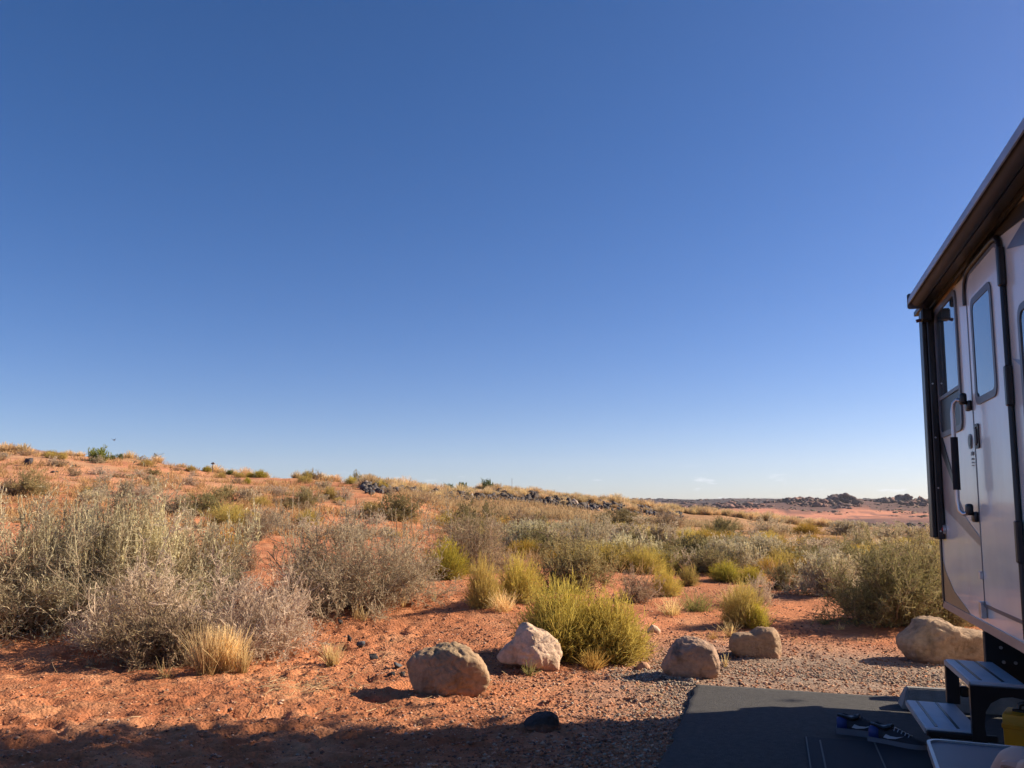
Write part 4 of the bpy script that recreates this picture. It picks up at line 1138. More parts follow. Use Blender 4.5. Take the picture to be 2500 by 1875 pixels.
boulder('boulder', 2196, 2434, 1516, 1630, [(-1, .45), (-.98, .6), (-.7, .8), (-.5, .97), (-.2, 1.0), (.02, .95), (.1, .82), (.4, .78), (.68, .76), (.8, .7), (.86, .5), (.98, .4), (1.0, .25), (.85, .1), (.6, .02), (.1, -.02), (-.5, .0), (-.75, .12)],
        .50, 'long flat-topped tan boulder lying behind the trailer step', (.38, .255, .165), gB, 5, .9, planes=((.1, -1, -.25, .72), (.2, -1, .9, .98)), colb=(.40, .28, .17))
boulder('boulder', 1277, 1366, 1737, 1789, [(-1, .4), (-.9, .6), (-.5, .85), (0, .98), (.6, 1.0), (.95, .8), (1.0, .5), (.9, .15), (.5, 0), (0, .02), (-.6, .15)],
        .22, 'small black lava boulder in the shade on the red gravel', (.055, .05, .05), None, 6, .8, planes=((.1, -1, -.1, .8),))
for (cx, by, w_, h_, lab, c) in ((1548, 1627, 44, 18, 'small pink rock half buried beside the twin bush', (.50, .30, .22)),
                              (1572, 1640, 40, 30, 'orange-pink slab just right of the half-buried pink rock', (.55, .30, .18)),
                              (1597, 1552, 36, 28, 'pale cream rock on the slope right of the twin bush', (.62, .46, .33)),
                              (1163, 1534, 12, 10, 'single whitish pebble on the red slope', (.58, .48, .40)),
                              (1905, 1560, 22, 16, 'orange stone right behind the fourth boulder', (.50, .28, .16))):
    boulder('rock', cx - w_ / 2, cx + w_ / 2, by - h_, by, [(-1, .2), (-.8, .7), (-.2, 1), (.4, .9), (.9, .5), (1, .1), (.3, 0), (-.5, 0)], .0018 * w_ + .05, lab, c, None, cx, .4)['category'] = 'rock'
gk = 'black lava stones strewn on the sand'
lavas = [(832, 1524, 18, 9, 'flat black stone highest on the dune among the lava stones'), (799, 1570, 14, 10, 'small black stone left of the upright one'), (853, 1566, 11, 18, 'upright narrow black stone on the sand'),
         (880, 1585, 26, 15, 'blue-grey lava stone below the upright one'), (911, 1609, 28, 17, 'largest round black lava stone on the sand'), (833, 1580, 8, 6, 'tiny black stone between the lava stones'),
         (957, 1650, 16, 12, 'black stone left of the large rounded boulder'), (982, 1647, 15, 12, 'black stone touching the left side of the large boulder'), (968, 1630, 20, 14, 'grey lava stone above the pair by the large boulder')]
LAVA = attr_mat('lava_stone', rough=.85, var=.35, scale=60, bump=.9, bscale=120, bdist=.01)
def small_rock(rng, sub=2):
    V, F = ICO2 if sub == 2 else ICO1
    V = V * rng.uniform(.7, 1.2, (1, 3))
    nn = unit(rng.normal(size=(11, 3)))
    for k in nn:
        dd = V @ k; h = rng.uniform(.38, .68)
        V = V - np.maximum(dd - h, 0)[:, None] * k
    V = V * (1 + .12 * rng.normal(size=(len(V), 1)) * (1 if sub == 2 else .7))
    return V, F
for i, (cx, by, w_, h_, lab) in enumerate(lavas):
    x, y, z = cast(cx, by); k = y / FPX
    V, F = small_rock(np.random.RandomState(i))
    V = V * [w_ * k * .62, w_ * k * .5, h_ * k * .7]
    c = np.tile(np.array([.05, .048, .052]) if 'grey' not in lab else np.array([.10, .105, .12]), (len(V), 1))
    o = obj('lava_stone', np_mesh('lava_stone', V, F, LAVA, c)); o.location = (x, y, z + h_ * k * .35); tag(o, lab, 'stone', gk)
# crest boulders
for i, (cx, by, w_, h_, lab) in enumerate(((71, 1137, 24, 26, 'upright blue-black rock below the crest at the far left'), (8, 1116, 18, 13, 'dark rock on the crest at the left edge'),
        (128, 1155, 14, 6, 'left of two flat black rocks on the red slope'), (138, 1154, 10, 6, 'right of two flat black rocks on the red slope'), (182, 1140, 14, 9, 'dark rock on top of the small brown bush'),
        (773, 1183, 8, 6, 'single white rock shining in the red gully'))):
    x, y, z = cast(cx, by); k = y / FPX
    V, F = small_rock(np.random.RandomState(40 + i))
    V = V * [w_ * k * .55, w_ * k * .45, h_ * k * .62]
    c = np.tile(np.array([.065, .058, .062]) if 'white' not in lab else np.array([.7, .62, .55]), (len(V), 1))
    o = obj('rock', np_mesh('rock', V, F, LAVA, c)); o.location = (x, y, z + h_ * k * .35); tag(o, lab, 'rock')

# bank of black lava rocks: one thing, each rock a part
def rock_bank():
    X0, Y0 = (1250 - 1250) / FPX * 60, 60
    root = empty('rock_embankment', (X0, Y0, 1.5))
    tag(root, 'embankment of piled black lava rocks under the straw crest', 'embankment')
    protos = []
    for i in range(9):
        V, F = small_rock(np.random.RandomState(70 + i))
        c = np.tile(np.array([[.075, .058, .05], [.105, .085, .072], [.055, .045, .042]][i % 3]), (len(V), 1))
        protos.append(np_mesh('lava_rock', V * .26, F, LAVA, c))
    for i in range(2):
        V, F = small_rock(np.random.RandomState(90 + i)); c = np.tile(np.array([.34, .27, .22]), (len(V), 1))
        protos.append(np_mesh('pale_rock', V * .24, F, LAVA, c))
    rr = random.Random(3)
    # the smaller rubble between them
    V, F = small_rock(np.random.RandomState(99), 1); rn = np.random.RandomState(12); n = 1500
    px = np.where(rn.uniform(0, 1, n) < .2, rn.uniform(890, 1050, n), rn.uniform(1040, 1660, n))
    D = np.interp(px, [-200, 900, 1200, 1700, 2000, 2300], [42, 44, 62, 63, 63, 62]) - 1.0 - 10.5 * rn.uniform(0, 1, n) ** 1.2
    X = (px - 1250) / FPX * D; Z = zt(X, D); sz = rn.uniform(.07, .19, n)
    VV = (V[None] * rn.uniform(.6, 1.4, (n, 1, 3)) + rn.normal(0, .1, (n, len(V), 3))) * sz[:, None, None] + np.stack([X - X0, D - Y0, Z - 1.5 + sz * .4], -1)[:, None]
    FF = (F[None] + (np.arange(n) * len(V))[:, None, None]).reshape(-1, 3)
    cc = np.repeat(np.array([.075, .066, .064]) * rn.uniform(.6, 1.9, (n, 1)), len(V), 0)
    ru = obj('rubble', np_mesh('rubble', VV.reshape(-1, 3), FF, LAVA, cc), root); ru['kind'] = 'stuff'
    for i in range(295):
        if rr.random() < .25: px = rr.uniform(892, 1040); t = rr.uniform(0, .9)
        elif rr.random() < .62: px = rr.uniform(1130, 1420); t = rr.uniform(0, 1) ** 1.2 * .8
        else: px = rr.uniform(1040, 1640); t = rr.uniform(.0, .8)
        D = ridge_D(px) - 1.3 - 9.5 * t * (1 if px > 1050 else .9)
        X = (px - 1250) / FPX * D
        z = float(zt(np.array([X]), np.array([D]))[0])
        me = protos[rr.randint(0, 8)] if rr.random() < .88 else protos[9 + rr.randint(0, 1)]
        o = obj('lava_rock', me, root)
        s_ = rr.uniform(.55, 1.35)
        o.location = (X - X0, D - Y0, z + .07 * s_ - 1.5)
        o.scale = (s_ * rr.uniform(.8, 1.4), s_, s_ * rr.uniform(.7, 1.1)); o.rotation_euler = (rr.uniform(-.5, .5), rr.uniform(-.5, .5), rr.uniform(0, 6.28))
rock_bank()

# pebbles and gravel, beyond counting
def thin_left(g):
    def h(rng, n):
        X, Y = g(rng, n); k = (rng.uniform(0, 1, n) < np.clip(.22 + .5 * (X + 1.2), .22, 1)) ; return X[k], Y[k]
    return h
def pebbles(name, n, gen, cols, smin, smax, label, seed, flat=.6):
    rng = np.random.RandomState(seed)
    X, Y = gen(rng, n)
    ok = pad_mask(X, Y) < .3
    X, Y = X[ok], Y[ok]; n = len(X)
    V0 = np.array([[1, 0, 0], [-1, 0, 0], [0, 1, 0], [0, -1, 0], [0, 0, 1], [0, 0, -1.]])
    F0 = np.array([[0, 2, 4], [2, 1, 4], [1, 3, 4], [3, 0, 4], [2, 0, 5], [1, 2, 5], [3, 1, 5], [0, 3, 5]])
    s_ = smin * (smax / smin) ** (rng.uniform(0, 1, n) ** 2.0)
    V = V0[None] * rng.uniform(.6, 1.3, (n, 6, 1)) + rng.normal(0, .18, (n, 6, 3))
    V = V * s_[:, None, None] * np.array([1, 1, flat])
    a = rng.uniform(0, 2 * PI, n); ca, sa = np.cos(a)[:, None], np.sin(a)[:, None]
    x, y = V[..., 0] * ca - V[..., 1] * sa, V[..., 0] * sa + V[..., 1] * ca
    Z = zt(X, Y)
    V = np.stack([x + X[:, None], y + Y[:, None], V[..., 2] + (Z + s_ * .22)[:, None]], -1).reshape(-1, 3)
    F = (F0[None] + (np.arange(n) * 6)[:, None, None]).reshape(-1, 3)
    cols = np.array(cols); c = cols[rng.randint(0, len(cols), n)] * rng.uniform(.75, 1.25, (n, 1))
    c = np.repeat(c, 6, 0)
    o = obj(name, np_mesh(name, V, F, PEB, c)); tag(o, label, 'gravel', kind='stuff')
PEB = attr_mat('pebble_stone', rough=.9, var=.15, scale=80, bump=.2, bscale=200)
def gen_screen(x0, x1, y0, y1):
    def g(rng, n):
        px = rng.uniform(x0, x1, n); py = rng.uniform(y0, y1, n)
        # even over the ground, thinned with distance
        q = np.array([0.0])
        dz = math.sin(PITCH) + (937.5 - py) / FPX * math.cos(PITCH); dy = math.cos(PITCH) - (937.5 - py) / FPX * math.sin(PITCH)
        Y = H / -dz * dy; X = H / -dz * (px - 1250) / FPX
        return X, Y
    return g
pebbles('red_gravel', 50000, thin_left(gen_screen(-60, 2300, 1560, 1900)), [(.42, .17, .08), (.36, .16, .09), (.46, .21, .11), (.30, .13, .08), (.52, .30, .19), (.22, .11, .07), (.50, .24, .13), (.34, .20, .14), (.14, .08, .06), (.50, .34, .24)], .003, .018, 'reddish gravel and clods over the sand', 1)
def gen_grey(rng, n):
    s = rng.normal(-.42, .38, n) ; ww = rng.uniform(-2.5, 2.3, n)
    s = np.where(s > .05, -s * .8, s); s = np.where(rng.uniform(0, 1, n) < .25, rng.uniform(-1, 5, n), s); ww = np.where(s > -.5, PAD_W1 + np.abs(rng.normal(0, .28, n)), ww)
    return TC[0] - DV[0] * s + NV[0] * ww, TC[1] - DV[1] * s + NV[1] * ww
pebbles("grey_gravel", 20000, gen_grey, [(.28, .22, .17), (.38, .30, .23), (.19, .15, .12), (.46, .38, .29), (.36, .22, .15), (.32, .24, .18)], .005, .016, 'grey gravel around the asphalt pad', 2)
def gen_dots(rng, n):
    px = rng.uniform(700, 2000, n); D = 6.5 * 2.2 ** rng.uniform(0, 1, n)
    return (px - 1250) / FPX * D, D
pebbles('slope_gravel', 7000, gen_dots, [(.25, .12, .08), (.33, .16, .10), (.15, .09, .07), (.45, .26, .17)], .006, .02, 'clods and small stones on the red slope', 3)

# ------------------------------------------------------------------ far country: outcrops
def outcrop(px0, px1, ytop, ybase, D, lab, seed, n=22, peaky=1.0):
    rng = np.random.RandomState(seed)
    parts = []
    cx = (px0 + px1) / 2; X0 = (cx - 1250) / FPX * D
    zb = H + (1245 - ybase) / FPX * D; zt_ = H + (1245 - ytop) / FPX * D
    half = (px1 - px0) / 2 / FPX * D
    for i in range(int(n * 2.6)):
        f = rng.uniform(-1, 1); env = max(.15, 1 - abs(f) ** 1.6 * peaky)
        hh = (zt_ - zb) * env * rng.uniform(.45, 1.0)
        V, F = ICO2
        r_ = rng.uniform(.13, .36) * (zt_ - zb)
        q = V * (1 + .22 * fbm(V[:, 0] * 2 + i, V[:, 1] * 2, V[:, 2] * 2, 2))[:, None] * [r_ * 1.2, r_, r_ * .8]
        q = q + [X0 + f * half, D + rng.uniform(-8, 8), zb + hh - r_ * .8]
        c = np.tile(np.array([.15, .10, .09]) * rng.uniform(.75, 1.25), (len(q), 1))
        parts.append((q, F, c))
        q2 = V * (1 + .2 * fbm(V[:, 0] * 3, V[:, 1] * 3 + i, V[:, 2] * 3, 2))[:, None] * [r_ * 2.2, r_ * 1.6, max(hh * .85, 1)] + [X0 + f * half, D + rng.uniform(-4, 4), zb]
        parts.append((q2, F, c))
    v = join(parts)
    o = obj('rock_outcrop', np_mesh('rock_outcrop', v[0] - [X0, D, zb], v[1], FARR, v[2], False)); o.location = (X0, D, zb)
    tag(o, lab, 'rock outcrop')
FARR = attr_mat('far_rock', var=.4, scale=.25, bscale=.5, bdist=1.5, bump=.7)
outcrop(1920, 2012, 1214, 1228, 745, 'low row of dark knobbly rocks left of the tallest far outcrop', 1, 40, .35)
outcrop(2008, 2086, 1203, 1227, 735, 'tallest dark outcrop on the far pink slope', 2, 40, .8)
outcrop(2128, 2158, 1213, 1228, 750, 'smallest dark outcrop on the far skyline', 3, 10)
outcrop(2170, 2222, 1205, 1228, 750, 'dome-shaped dark outcrop beside the trailer edge', 4, 22, 1.0)
outcrop(2215, 2300, 1217, 1229, 760, 'low dark outcrop partly hidden by the trailer edge', 5, 22, .5)
outcrop(2020, 2062, 1231, 1242, 690, 'small broken outcrop below the tallest one on the pink slope', 6, 16, .9)
outcrop(1700, 1860, 1233, 1243, 740, 'long low line of dark rocks far off above the straw ridge', 7, 30, .3)

def far_scatter(name, n, pxa, pxb, Da, Db, smin, smax, cols, label, seed, th, flat, mt):
    rng = np.random.RandomState(seed)
    px = rng.uniform(pxa, pxb, n); D = rng.uniform(Da, Db, n); X = (px - 1250) / FPX * D
    ok = fbm(X * .02, D * .012, 3 + seed, 3) > th
    X, D = X[ok], D[ok]; n = len(X)
    V, F = small_rock(np.random.RandomState(seed), 1)
    sz = smin * (smax / smin) ** (rng.uniform(0, 1, n) ** 2)
    VV = (V[None] * rng.uniform(.6, 1.4, (n, 1, 3)) + rng.normal(0, .16, (n, len(V), 3))) * sz[:, None, None] * [1.3, 1, flat] + np.stack([X, D, zt(X, D, False) + sz * .15], -1)[:, None]
    FF = (F[None] + (np.arange(n) * len(V))[:, None, None]).reshape(-1, 3)
    c = np.repeat(np.array(cols)[rng.randint(0, len(cols), n)] * rng.uniform(.7, 1.3, (n, 1)), len(V), 0)
    o = obj(name, np_mesh(name, VV.reshape(-1, 3), FF, mt, c)); tag(o, label, 'rocks' if 'rock' in name else 'scrub', kind='stuff')
far_scatter('ridge_rocks', 1500, 1620, 2420, 700, 830, 1.2, 5.5, [(.13, .085, .075), (.17, .11, .09), (.24, .13, .10)], 'broken dark rocks along the far ridge', 3, -.06, .75, FARR)
far_scatter('far_scrub', 3000, 1650, 2420, 330, 720, .5, 2.0, [(.12, .10, .06), (.16, .11, .07), (.10, .07, .06)], 'dark scrub dotting the far pink slope', 5, .02, .7, FARR)
far_scatter('plateau_scrub', 2500, 1350, 2420, 850, 1750, 1.5, 5.0, [(.07, .05, .045), (.10, .07, .06), (.16, .09, .07)], 'scrub and ledges on the far dark plateau', 6, -.02, .45, FARR)

# ------------------------------------------------------------------ small far things
def post():
    x, y, z = cast(519, 1150)
    o = empty('nest_post', (x, y, z)); tag(o, 'thin post with a small dark box on top standing on the crest', 'post')
    m = mat('weathered_wood', (.16, .12, .10), .9)
    MB().tube([(0, 0, 0), (0, 0, .42)], .025, 6).build('pole', m, o)
    MB().box((-.09, -.06, .42), (.09, .06, .47), .01).box((-.05, -.04, .47), (.06, .04, .51), .01).build('top_box', m, o)
post()
def pole():
    x, y, z = cast(1250, 1206)
    mb = MB(); mb.tube([(0, 0, -.2), (0, 0, 1.1)], .02, 6)
    o = mb.build('marker_pole', mat('pole_metal', (.35, .36, .38), .5, .3)); o.location = (x, y, z); tag(o, 'hair-thin grey pole on the straw crest right of the junipers', 'pole')
pole()
def car():
    D = 66; X = (1672 - 1250) / FPX * D
    z = float(zt(np.array([X]), np.array([D]))[0]) - .75
    o = empty('parked_car', (X, D, z), R(6)); tag(o, 'white car whose roof shows over the straw crest far off', 'car')
    wm = mat('white_paint', (.75, .76, .78), .25, coat=.6); gm = mat('car_glass', (.02, .025, .03), .08); bk = mat('tyre_rubber', (.02, .02, .02), .9)
    k = .62
    side = [(-1.0, .3), (1.0, .3), (1.02, .62), (.9, .78), (.55, .84), (.28, 1.12), (-.45, 1.14), (-.78, .86), (-1.0, .78)]
    mb = MB(); mb.prism([(a * 1.6 * k, b * 1.35 * k) for a, b in side], lambda a, b: (a, -.5, b), lambda a, b: (a, .5, b))
    bmesh.ops.bevel(mb.bm, geom=list(mb.bm.edges), offset=.03, segments=2, affect='EDGES'); mb.build('body', wm, o, True)
    win = [(.5, .86), (.26, 1.08), (-.42, 1.1), (-.7, .88)]
    MB().prism([(a * 1.6 * k, b * 1.35 * k) for a, b in win], lambda a, b: (a, -.505, b), lambda a, b: (a, .505, b)).build('window', gm, o)
    for a in (-.62, .62):
        for sy in (-.42, .42):
            MB().tube([(a * 1.6 * k, sy - .06, .26 * k), (a * 1.6 * k, sy + .06, .26 * k)], .3 * k, 14).build('wheel', bk, o)
car()
def bird():
    d = ray(278, 1075); d = d / d[1]; P = d * 45 + [0, 0, H]
    mb = MB()
    mb.tube([(-.09, 0, 0), (-.05, 0, .012), (0, 0, .016), (.06, 0, .008), (.1, 0, -.004)], [.004, .02, .026, .014, .004], 8)
    mb.prism([(-.03, 0), (.03, 0), (.0, .12), (-.05, .19), (-.04, .1)], lambda a, b: (a, b, .02 + b * .35), lambda a, b: (a, b, .026 + b * .35))
    mb.prism([(-.03, 0), (.03, 0), (.0, -.12), (-.05, -.19), (-.04, -.1)], lambda a, b: (a, b, .02 - b * .35), lambda a, b: (a, b, .026 - b * .35))
    o = mb.build('bird', mat('feather', (.06, .055, .05), .8)); o.location = P; o.rotation_euler = (0, .1, R(70)); tag(o, 'tiny dark bird flying above the crest juniper', 'bird')
bird()

# off to the right, behind the trailer: unseen tree added to shade the sand
def shade_tree():
    o = empty('cottonwood_tree', (8.4, 4.62, 0)); tag(o, 'broad cottonwood tree behind the trailer, outside the photo', 'tree')
    rng = np.random.RandomState(8)
    mb = MB(); mb.tube([(0, 0, -.1), (.1, .05, 1.8), (.05, .2, 4.4), (-.1, .1, 6.6)], [.30, .24, .2, .13], 12)
    tips = []
    for k in range(11):
        a = k * 2.4; z0 = 3.2 + .34 * k; L = 1.7 + rng.uniform(-.3, .5)
        e = Vector((math.cos(a) * L, math.sin(a) * L, z0 + 2.0 + rng.uniform(-.5, .9)))
        mb.tube([(0, .1, z0), (e.x * .5, e.y * .5, z0 + (e.z - z0) * .65), tuple(e)], [.1, .06, .02], 7); tips.append(e)
    mb.build('trunk', mat('bark', (.20, .16, .12), .95, bump=.8, bscale=20), o)
    n = 52000
    c = np.array([t[:] for t in tips] + [(0, 0, 7.8), (.5, .5, 6.4), (-1, -.5, 6.6), (1, -1, 5.2), (-1.2, .6, 5.6), (0, 1, 7.2)])
    P = c[rng.randint(0, len(c), n)] + rng.normal(0, .8, (n, 3)) * [1, 1, .8]
    P = P[np.hypot(P[:, 0], P[:, 1]) < 3.1]; n = len(P)
    m = grow(rng, P, rng.normal(size=(n, 3)), np.full(n, .13), 1)
    v = ribbons(rng, m, .11, .07, (.10, .13, .03), (.13, .15, .035), .3)
    obj('crown', np_mesh('crown', v[0], v[1], PLANT, v[2]), o)
shade_tree()

# ------------------------------------------------------------------ travel trailer
WHITE = mat('trailer_gelcoat', (.80, .82, .77), .2, var=.07, scale=3, coat=.35, bump=.04, bscale=3)
BLACK = mat('black_plastic', (.012, .012, .014), .38, var=.3)
BLKTRIM = mat('black_vinyl_decal', (.022, .021, .022), .3)
TANV = mat('tan_vinyl_decal', (.36, .24, .13), .35)
GREYV = mat('taupe_vinyl_decal', (.33, .29, .27), .3)
BLUEV = mat('blue_grey_vinyl_decal', (.14, .19, .27), .3)
FRAME = mat('window_frame_grey', (.11, .12, .14), .4)
ALU = mat('brushed_aluminium', (.55, .55, .56), .35, .85)
GLASS = mat('tinted_glass', (.05, .08, .10), .03, spec=1.0, coat=1.0)
GRIP = mat('foam_grip', (.018, .017, .02), .85)
def dirty(m, dust):
    t = m.node_tree; b = t.nodes['Principled BSDF']
    src = b.inputs['Base Color'].links[0].from_socket
    tcn = t.nodes.new('ShaderNodeTexCoord'); mp_ = t.nodes.new('ShaderNodeMapping'); mp_.inputs['Scale'].default_value = (2.5, 2.5, .5)
    n = t.nodes.new('ShaderNodeTexNoise'); n.inputs['Scale'].default_value = 1.6; n.inputs['Detail'].default_value = 8; n.inputs['Roughness'].default_value = .7
    t.links.new(tcn.outputs['Object'], mp_.inputs[0]); t.links.new(mp_.outputs[0], n.inputs['Vector'])
    r_ = t.nodes.new('ShaderNodeMapRange'); r_.inputs[1].default_value = .5; r_.inputs[2].default_value = .78; r_.inputs[3].default_value = .03; r_.inputs[4].default_value = .28
    t.links.new(n.outputs['Fac'], r_.inputs[0])
    mx = t.nodes.new('ShaderNodeMix'); mx.data_type = 'RGBA'; mx.inputs['B'].default_value = dust
    t.links.new(r_.outputs[0], mx.inputs['Factor']); t.links.new(src, mx.inputs['A']); t.links.new(mx.outputs['Result'], b.inputs['Base Color'])
    ro = t.nodes.new('ShaderNodeMapRange'); ro.inputs[3].default_value = b.inputs['Roughness'].default_value; ro.inputs[4].default_value = .6
    t.links.new(r_.outputs[0], ro.inputs[0]); t.links.new(ro.outputs[0], b.inputs['Roughness'])
dirty(WHITE, (.46, .33, .25, 1))
def T(s, w_, z): return (s, -w_, z)
def trailer():
    o = empty('travel_trailer', (TC[0] + NV[0] * LEAN * ZB, TC[1] + NV[1] * LEAN * ZB, 0))
    o.rotation_euler = (-LEAN, 0, math.atan2(-DV[1], -DV[0]))
    tag(o, 'white travel trailer with black and tan swooshes, open window and rolled awning', 'trailer')
    L, Wd, z0, z1 = 8.2, 2.44, ZB, 2.90
    mb = MB()
    prof = [(0, z0), (0, z1 - .10), (-.03, z1 - .03), (-.10, z1), (-Wd / 2, z1 + .07), (-Wd + .10, z1), (-Wd + .03, z1 - .03), (-Wd, z1 - .10), (-Wd, z0)]
    mb.prism(prof, lambda a, b: T(0.0, a, b), lambda a, b: T(L, a, b))
    mb.build('body', WHITE, o)
    # bottom rail, corner trims, roof edge
    MB().box(T(-.012, .008, z0 - .03), T(L, -.04, z0 + .018)).build('bottom_rail', GREYV, o)
    MB().box(T(-.012, .010, z0), T(.035, -.02, z1 - .06)).build('corner_trim', mat('corner_trim_black', (.03, .03, .034), .4), o)
    MB().box(T(0, .012, z1 - .12), T(L, -.03, z1 - .085)).build('roof_gutter', BLKTRIM, o)
    # vinyl graphics on the wall
    def decal(name, poly, m, d0=.0005, d1=.003):
        MB().prism(poly, lambda a, b: T(a, d0, b), lambda a, b: T(a, d1, b)).build(name, m, o)
    top = z1 - .125
    decal('tan_band', [(.04, 2.72), (.5, 2.66), (.92, 2.70), (1.35, top), (.04, top)], TANV)
    decal('black_swoosh', [(.94, 2.695), (1.16, 2.72), (1.45, 2.745), (1.9, 2.752), (2.4, 2.705), (3.0, 2.56), (3.8, 2.3), (4.6, 1.9), (4.6, 1.75), (3.8, 2.17), (3.0, 2.44), (2.4, 2.625), (2.0, 2.67), (1.5, 2.685), (1.2, 2.69)], BLKTRIM, .0036, .006)
    decal('tan_pinstripe', [(.94, 2.70), (1.45, 2.752), (1.9, 2.762), (2.4, 2.718), (3.0, 2.575), (3.8, 2.31), (3.8, 2.33), (3.0, 2.60), (2.4, 2.742), (2.0, 2.775), (1.36, 2.775)], TANV, .0066, .009)
    decal('blue_flash', [(2.09, 2.573), (2.37, 2.612), (2.9, 2.56), (2.9, 2.42), (2.35, 2.511)], BLUEV)
    decal('blue_spike', [(2.06, 2.03), (2.5, 1.93), (3.2, 1.90), (3.2, 1.7), (2.5, 1.84)], BLUEV)
    decal('taupe_swoosh', [(.04, 1.98), (.04, 1.42), (.25, 1.30), (.61, 1.22), (1.21, 1.085), (1.22, 1.13), (.85, 1.25), (.56, 1.44), (.30, 1.72)], GREYV)
    decal('black_curve', [(.04, 1.86), (.2, 1.70), (.40, 1.56), (.60, 1.42), (.62, 1.45), (.42, 1.64), (.22, 1.84), (.04, 2.1)], BLKTRIM, .0036, .006)
    decal('tan_corner', [(.04, .675), (.04, .95), (.12, .88), (.36, .77), (.75, .69), (.80, .675)], TANV)
    decal('tan_strip', [(1.98, .80), (3.6, .80), (3.6, .72), (1.98, .745)], TANV)
    # seams and little labels
    # window -----------------------------------------------------------
    def window(s0, s1, za, zb_, label=None, slider=True):
        f = MB()
        outer = rrect(s0, za, s1, zb_, .07); inner = rrect(s0 + .035, za + .035, s1 - .035, zb_ - .035, .045)
        f.ring(outer, inner, lambda a, b: T(a, .001, b), lambda a, b: T(a, .012, b))
        fo = f.build('window', FRAME, o)
        if label: fo['label'] = label
        if slider:
            zs = za + (zb_ - za) * .30
            MB().prism(rrect(s0 + .036, zs, s1 - .036, zb_ - .036, .01, 2), lambda a, b: T(a, .003, b), lambda a, b: T(a, .007, b)).build('pane', GLASS, fo)
            MB().box(T(s0 + .036, .0075, zs - .012), T(s1 - .036, .011, zs + .012)).build('sash', FRAME, fo)
            MB().prism(rrect(s0 + .036, za + .036, s1 - .036, zs - .012, .01, 2), lambda a, b: T(a, .002, b), lambda a, b: T(a, .003, b)).build('open_vent', BLACK, fo)
        else:
            MB().prism(rrect(s0 + .036, za + .036, s1 - .036, zb_ - .036, .01, 2), lambda a, b: T(a, .003, b), lambda a, b: T(a, .007, b)).build('pane', GLASS, fo)
        return fo
    window(.24, .93, 1.79, 2.685, 'tall window with its lower part slid open')
    window(2.22, 3.1, 1.5, 2.25, 'window at the right edge of the photo', False)
    # door --------------------------------------------------------------
    d0, d1, dz0, dz1 = 1.235, 1.985, .775, 2.655
    dm = MB(); dm.prism(rrect(d0, dz0, d1, dz1, (.02, .02, .12, .12)), lambda a, b: T(a, .0035, b), lambda a, b: T(a, .010, b))
    door = dm.build('door', WHITE, o)
    rf = MB(); rf.ring(rrect(d0 - .014, dz0 - .014, d1 + .014, dz1 + .014, (.03, .03, .13, .13)), rrect(d0 + .006, dz0 + .006, d1 - .006, dz1 - .006, (.02, .02, .115, .115)), lambda a, b: T(a, .003, b), lambda a, b: T(a, .012, b))
    rf.build('edge_trim', FRAME, door)
    gf = MB(); gf.ring(rrect(1.335, 1.885, 1.80, 2.50, .06), rrect(1.375, 1.925, 1.765, 2.46, .04), lambda a, b: T(a, .010, b), lambda a, b: T(a, .017, b))
    gf.build('window_frame', FRAME, door)
    MB().prism(rrect(1.376, 1.926, 1.764, 2.459, .04), lambda a, b: T(a, .011, b), lambda a, b: T(a, .014, b)).build('window_glass', GLASS, door)
    lt = MB(); lt.ring(rrect(1.265, 1.645, 1.355, 1.785, .02, 3), rrect(1.28, 1.662, 1.34, 1.768, .015, 3), lambda a, b: T(a, .010, b), lambda a, b: T(a, .018, b))
    lt.box(T(1.295, .010, 1.672), T(1.325, .024, 1.758), .004)
    lt.build('latch', BLACK, door)
    # black rubber drip seal round hinge side and head
    path = [(1.215, 2.50), (1.215, 2.56), (1.235, 2.625), (1.29, 2.670), (1.38, 2.685), (1.88, 2.685), (1.96, 2.675), (2.01, 2.64), (2.03, 2.57), (2.03, .70)]
    mb = MB(); mb.tube([T(a, .014, b) for a, b in path], .0145, 10); mb.build('door_seal', BLACK, o, True)
    for zz in (2.50, 1.90, 1.15):
        MB().box(T(2.02, .004, zz - .10), T(2.06, .036, zz + .10), .006).build('hinge', BLACK, o)
    MB().box(T(1.205, .004, .915), T(1.24, .03, .955), .003).build('door_clip', ALU, o)
    MB().box(T(1.19, .004, .70), T(1.24, .034, .79), .003).build('door_hook', ALU, o)
    # grab handle ---------------------------------------------------------
    gh = MB(); gh.tube([T(1.17, .035, 1.93), T(1.14, .072, 1.945), T(1.12, .088, 1.925), T(1.115, .095, 1.87), T(1.115, .095, 1.35), T(1.12, .088, 1.295), T(1.14, .072, 1.275), T(1.17, .035, 1.285)], .013, 12)
    g = gh.build('grab_handle', ALU, o, True)
    MB().tube([T(1.115, .095, 1.725), T(1.115, .095, 1.415)], .0205, 12).build('grip', GRIP, g, True)
    for zc in (1.925, 1.28):
        MB().box(T(1.13, .001, zc - .05), T(1.21, .034, zc + .010), .012, 2).box(T(1.135, .030, zc - .012), T(1.205, .066, zc + .055), .014, 3).build('handle_socket', BLACK, g, True)
    # badge and small print
    el = [(1.075 + .045 * math.cos(k * PI / 9), 1.703 + .045 * math.sin(k * PI / 9)) for k in range(18)]
    decal('round_emblem', el, mat('emblem_grey', (.10, .105, .12), .35), .0036, .006)
    el2 = [(1.075 + .030 * math.cos(k * PI / 9), 1.703 + .030 * math.sin(k * PI / 9)) for k in range(18)]
    decal('emblem_centre', el2, mat('emblem_dark', (.04, .045, .05), .35), .0064, .008)
